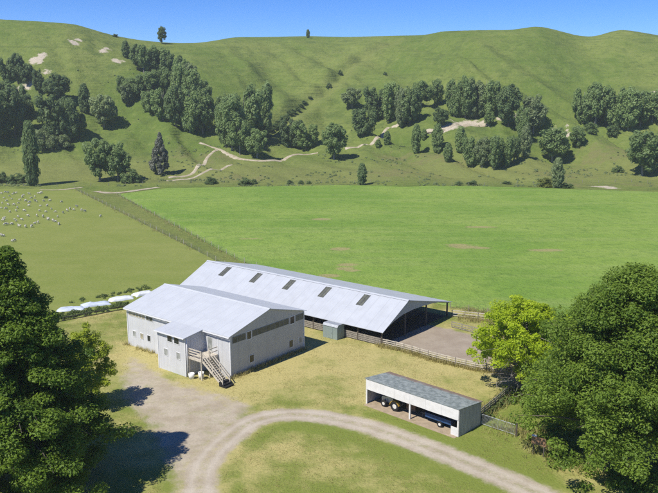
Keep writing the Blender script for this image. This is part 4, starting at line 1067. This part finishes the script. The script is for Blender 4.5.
for i, (cx_, cy_) in enumerate(SP):
    p = g(cx_/5.06+rs.uniform(-.5,.5), 180+cy_/5.06)
    o = link('sheep', SM[0 if rs.random() < .65 else 1], None); o.location = (p[0], p[1], .03); o.rotation_euler = (0,0,rs.uniform(0,6.28)); s_ = rs.uniform(.7, 1.05); o.scale = (s_,s_,s_)
    tag(o, 'white sheep grazing in the olive paddock under the hills', 'sheep', 'flock of sheep in the paddock')

# ------------------------------------------------------------------ air
hz = MB().box(-880, 880, -100, 1450, -3, 150).build('haze', None)
hm = bpy.data.materials.new('thin_air'); hm.use_nodes = True; ht = hm.node_tree
ht.nodes.remove(ht.nodes['Principled BSDF']); pv = ht.nodes.new('ShaderNodeVolumePrincipled'); pv.inputs['Density'].default_value = .00016
pv.inputs['Color'].default_value = (.86,.91,1,1); pv.inputs['Anisotropy'].default_value = .2
ht.links.new(pv.outputs[0], ht.nodes['Material Output'].inputs['Volume']); hz.data.materials.append(hm); tag(hz, 'thin pale air', None, kind='stuff')

# ------------------------------------------------------------------ camera, light, sky
cam = bpy.data.cameras.new('camera'); co = bpy.data.objects.new('camera', cam); COL.objects.link(co)
cam.sensor_width = 36; cam.lens = 36*F/658.; cam.clip_start = .5; cam.clip_end = 6000
co.location = (0, 0, H); co.rotation_euler = (PI/2-TH, 0, 0); sc.camera = co
EL = math.radians(54); SAZ = math.radians(41.5)
sd = Vector((math.cos(SAZ)*math.cos(EL), math.sin(SAZ)*math.cos(EL), -math.sin(EL)))
sun = bpy.data.lights.new('sun', 'SUN'); sun.energy = 4.2; sun.angle = math.radians(.53); sun.color = (1, .955, .87)
so = bpy.data.objects.new('sun', sun); COL.objects.link(so); so.rotation_euler = sd.to_track_quat('-Z', 'Y').to_euler(); so.location = (-60, -40, 120)
wd = bpy.data.worlds.new('World'); sc.world = wd; wd.use_nodes = True; nt = wd.node_tree
sky = nt.nodes.new('ShaderNodeTexSky'); sky.sky_type = 'NISHITA'; sky.sun_disc = False
sky.sun_elevation = EL; sky.sun_rotation = math.atan2(-sd.x, -sd.y); sky.altitude = 2500; sky.air_density = .75; sky.dust_density = 0.; sky.ozone_density = 5.
bg = nt.nodes['Background']; hs = nt.nodes.new('ShaderNodeHueSaturation'); hs.inputs['Saturation'].default_value = 1.28; hs.inputs['Hue'].default_value = .512; nt.links.new(sky.outputs[0], hs.inputs['Color']); nt.links.new(hs.outputs[0], bg.inputs['Color']); bg.inputs['Strength'].default_value = .115
sc.view_settings.view_transform = 'Standard'; sc.view_settings.look = 'None'; sc.view_settings.exposure = .56; sc.view_settings.gamma = 1; sc.view_settings.use_curve_mapping = False
sc.cycles.max_bounces = 6; sc.cycles.diffuse_bounces = 3; sc.cycles.transmission_bounces = 4; sc.cycles.volume_bounces = 1; sc.cycles.use_denoising = False
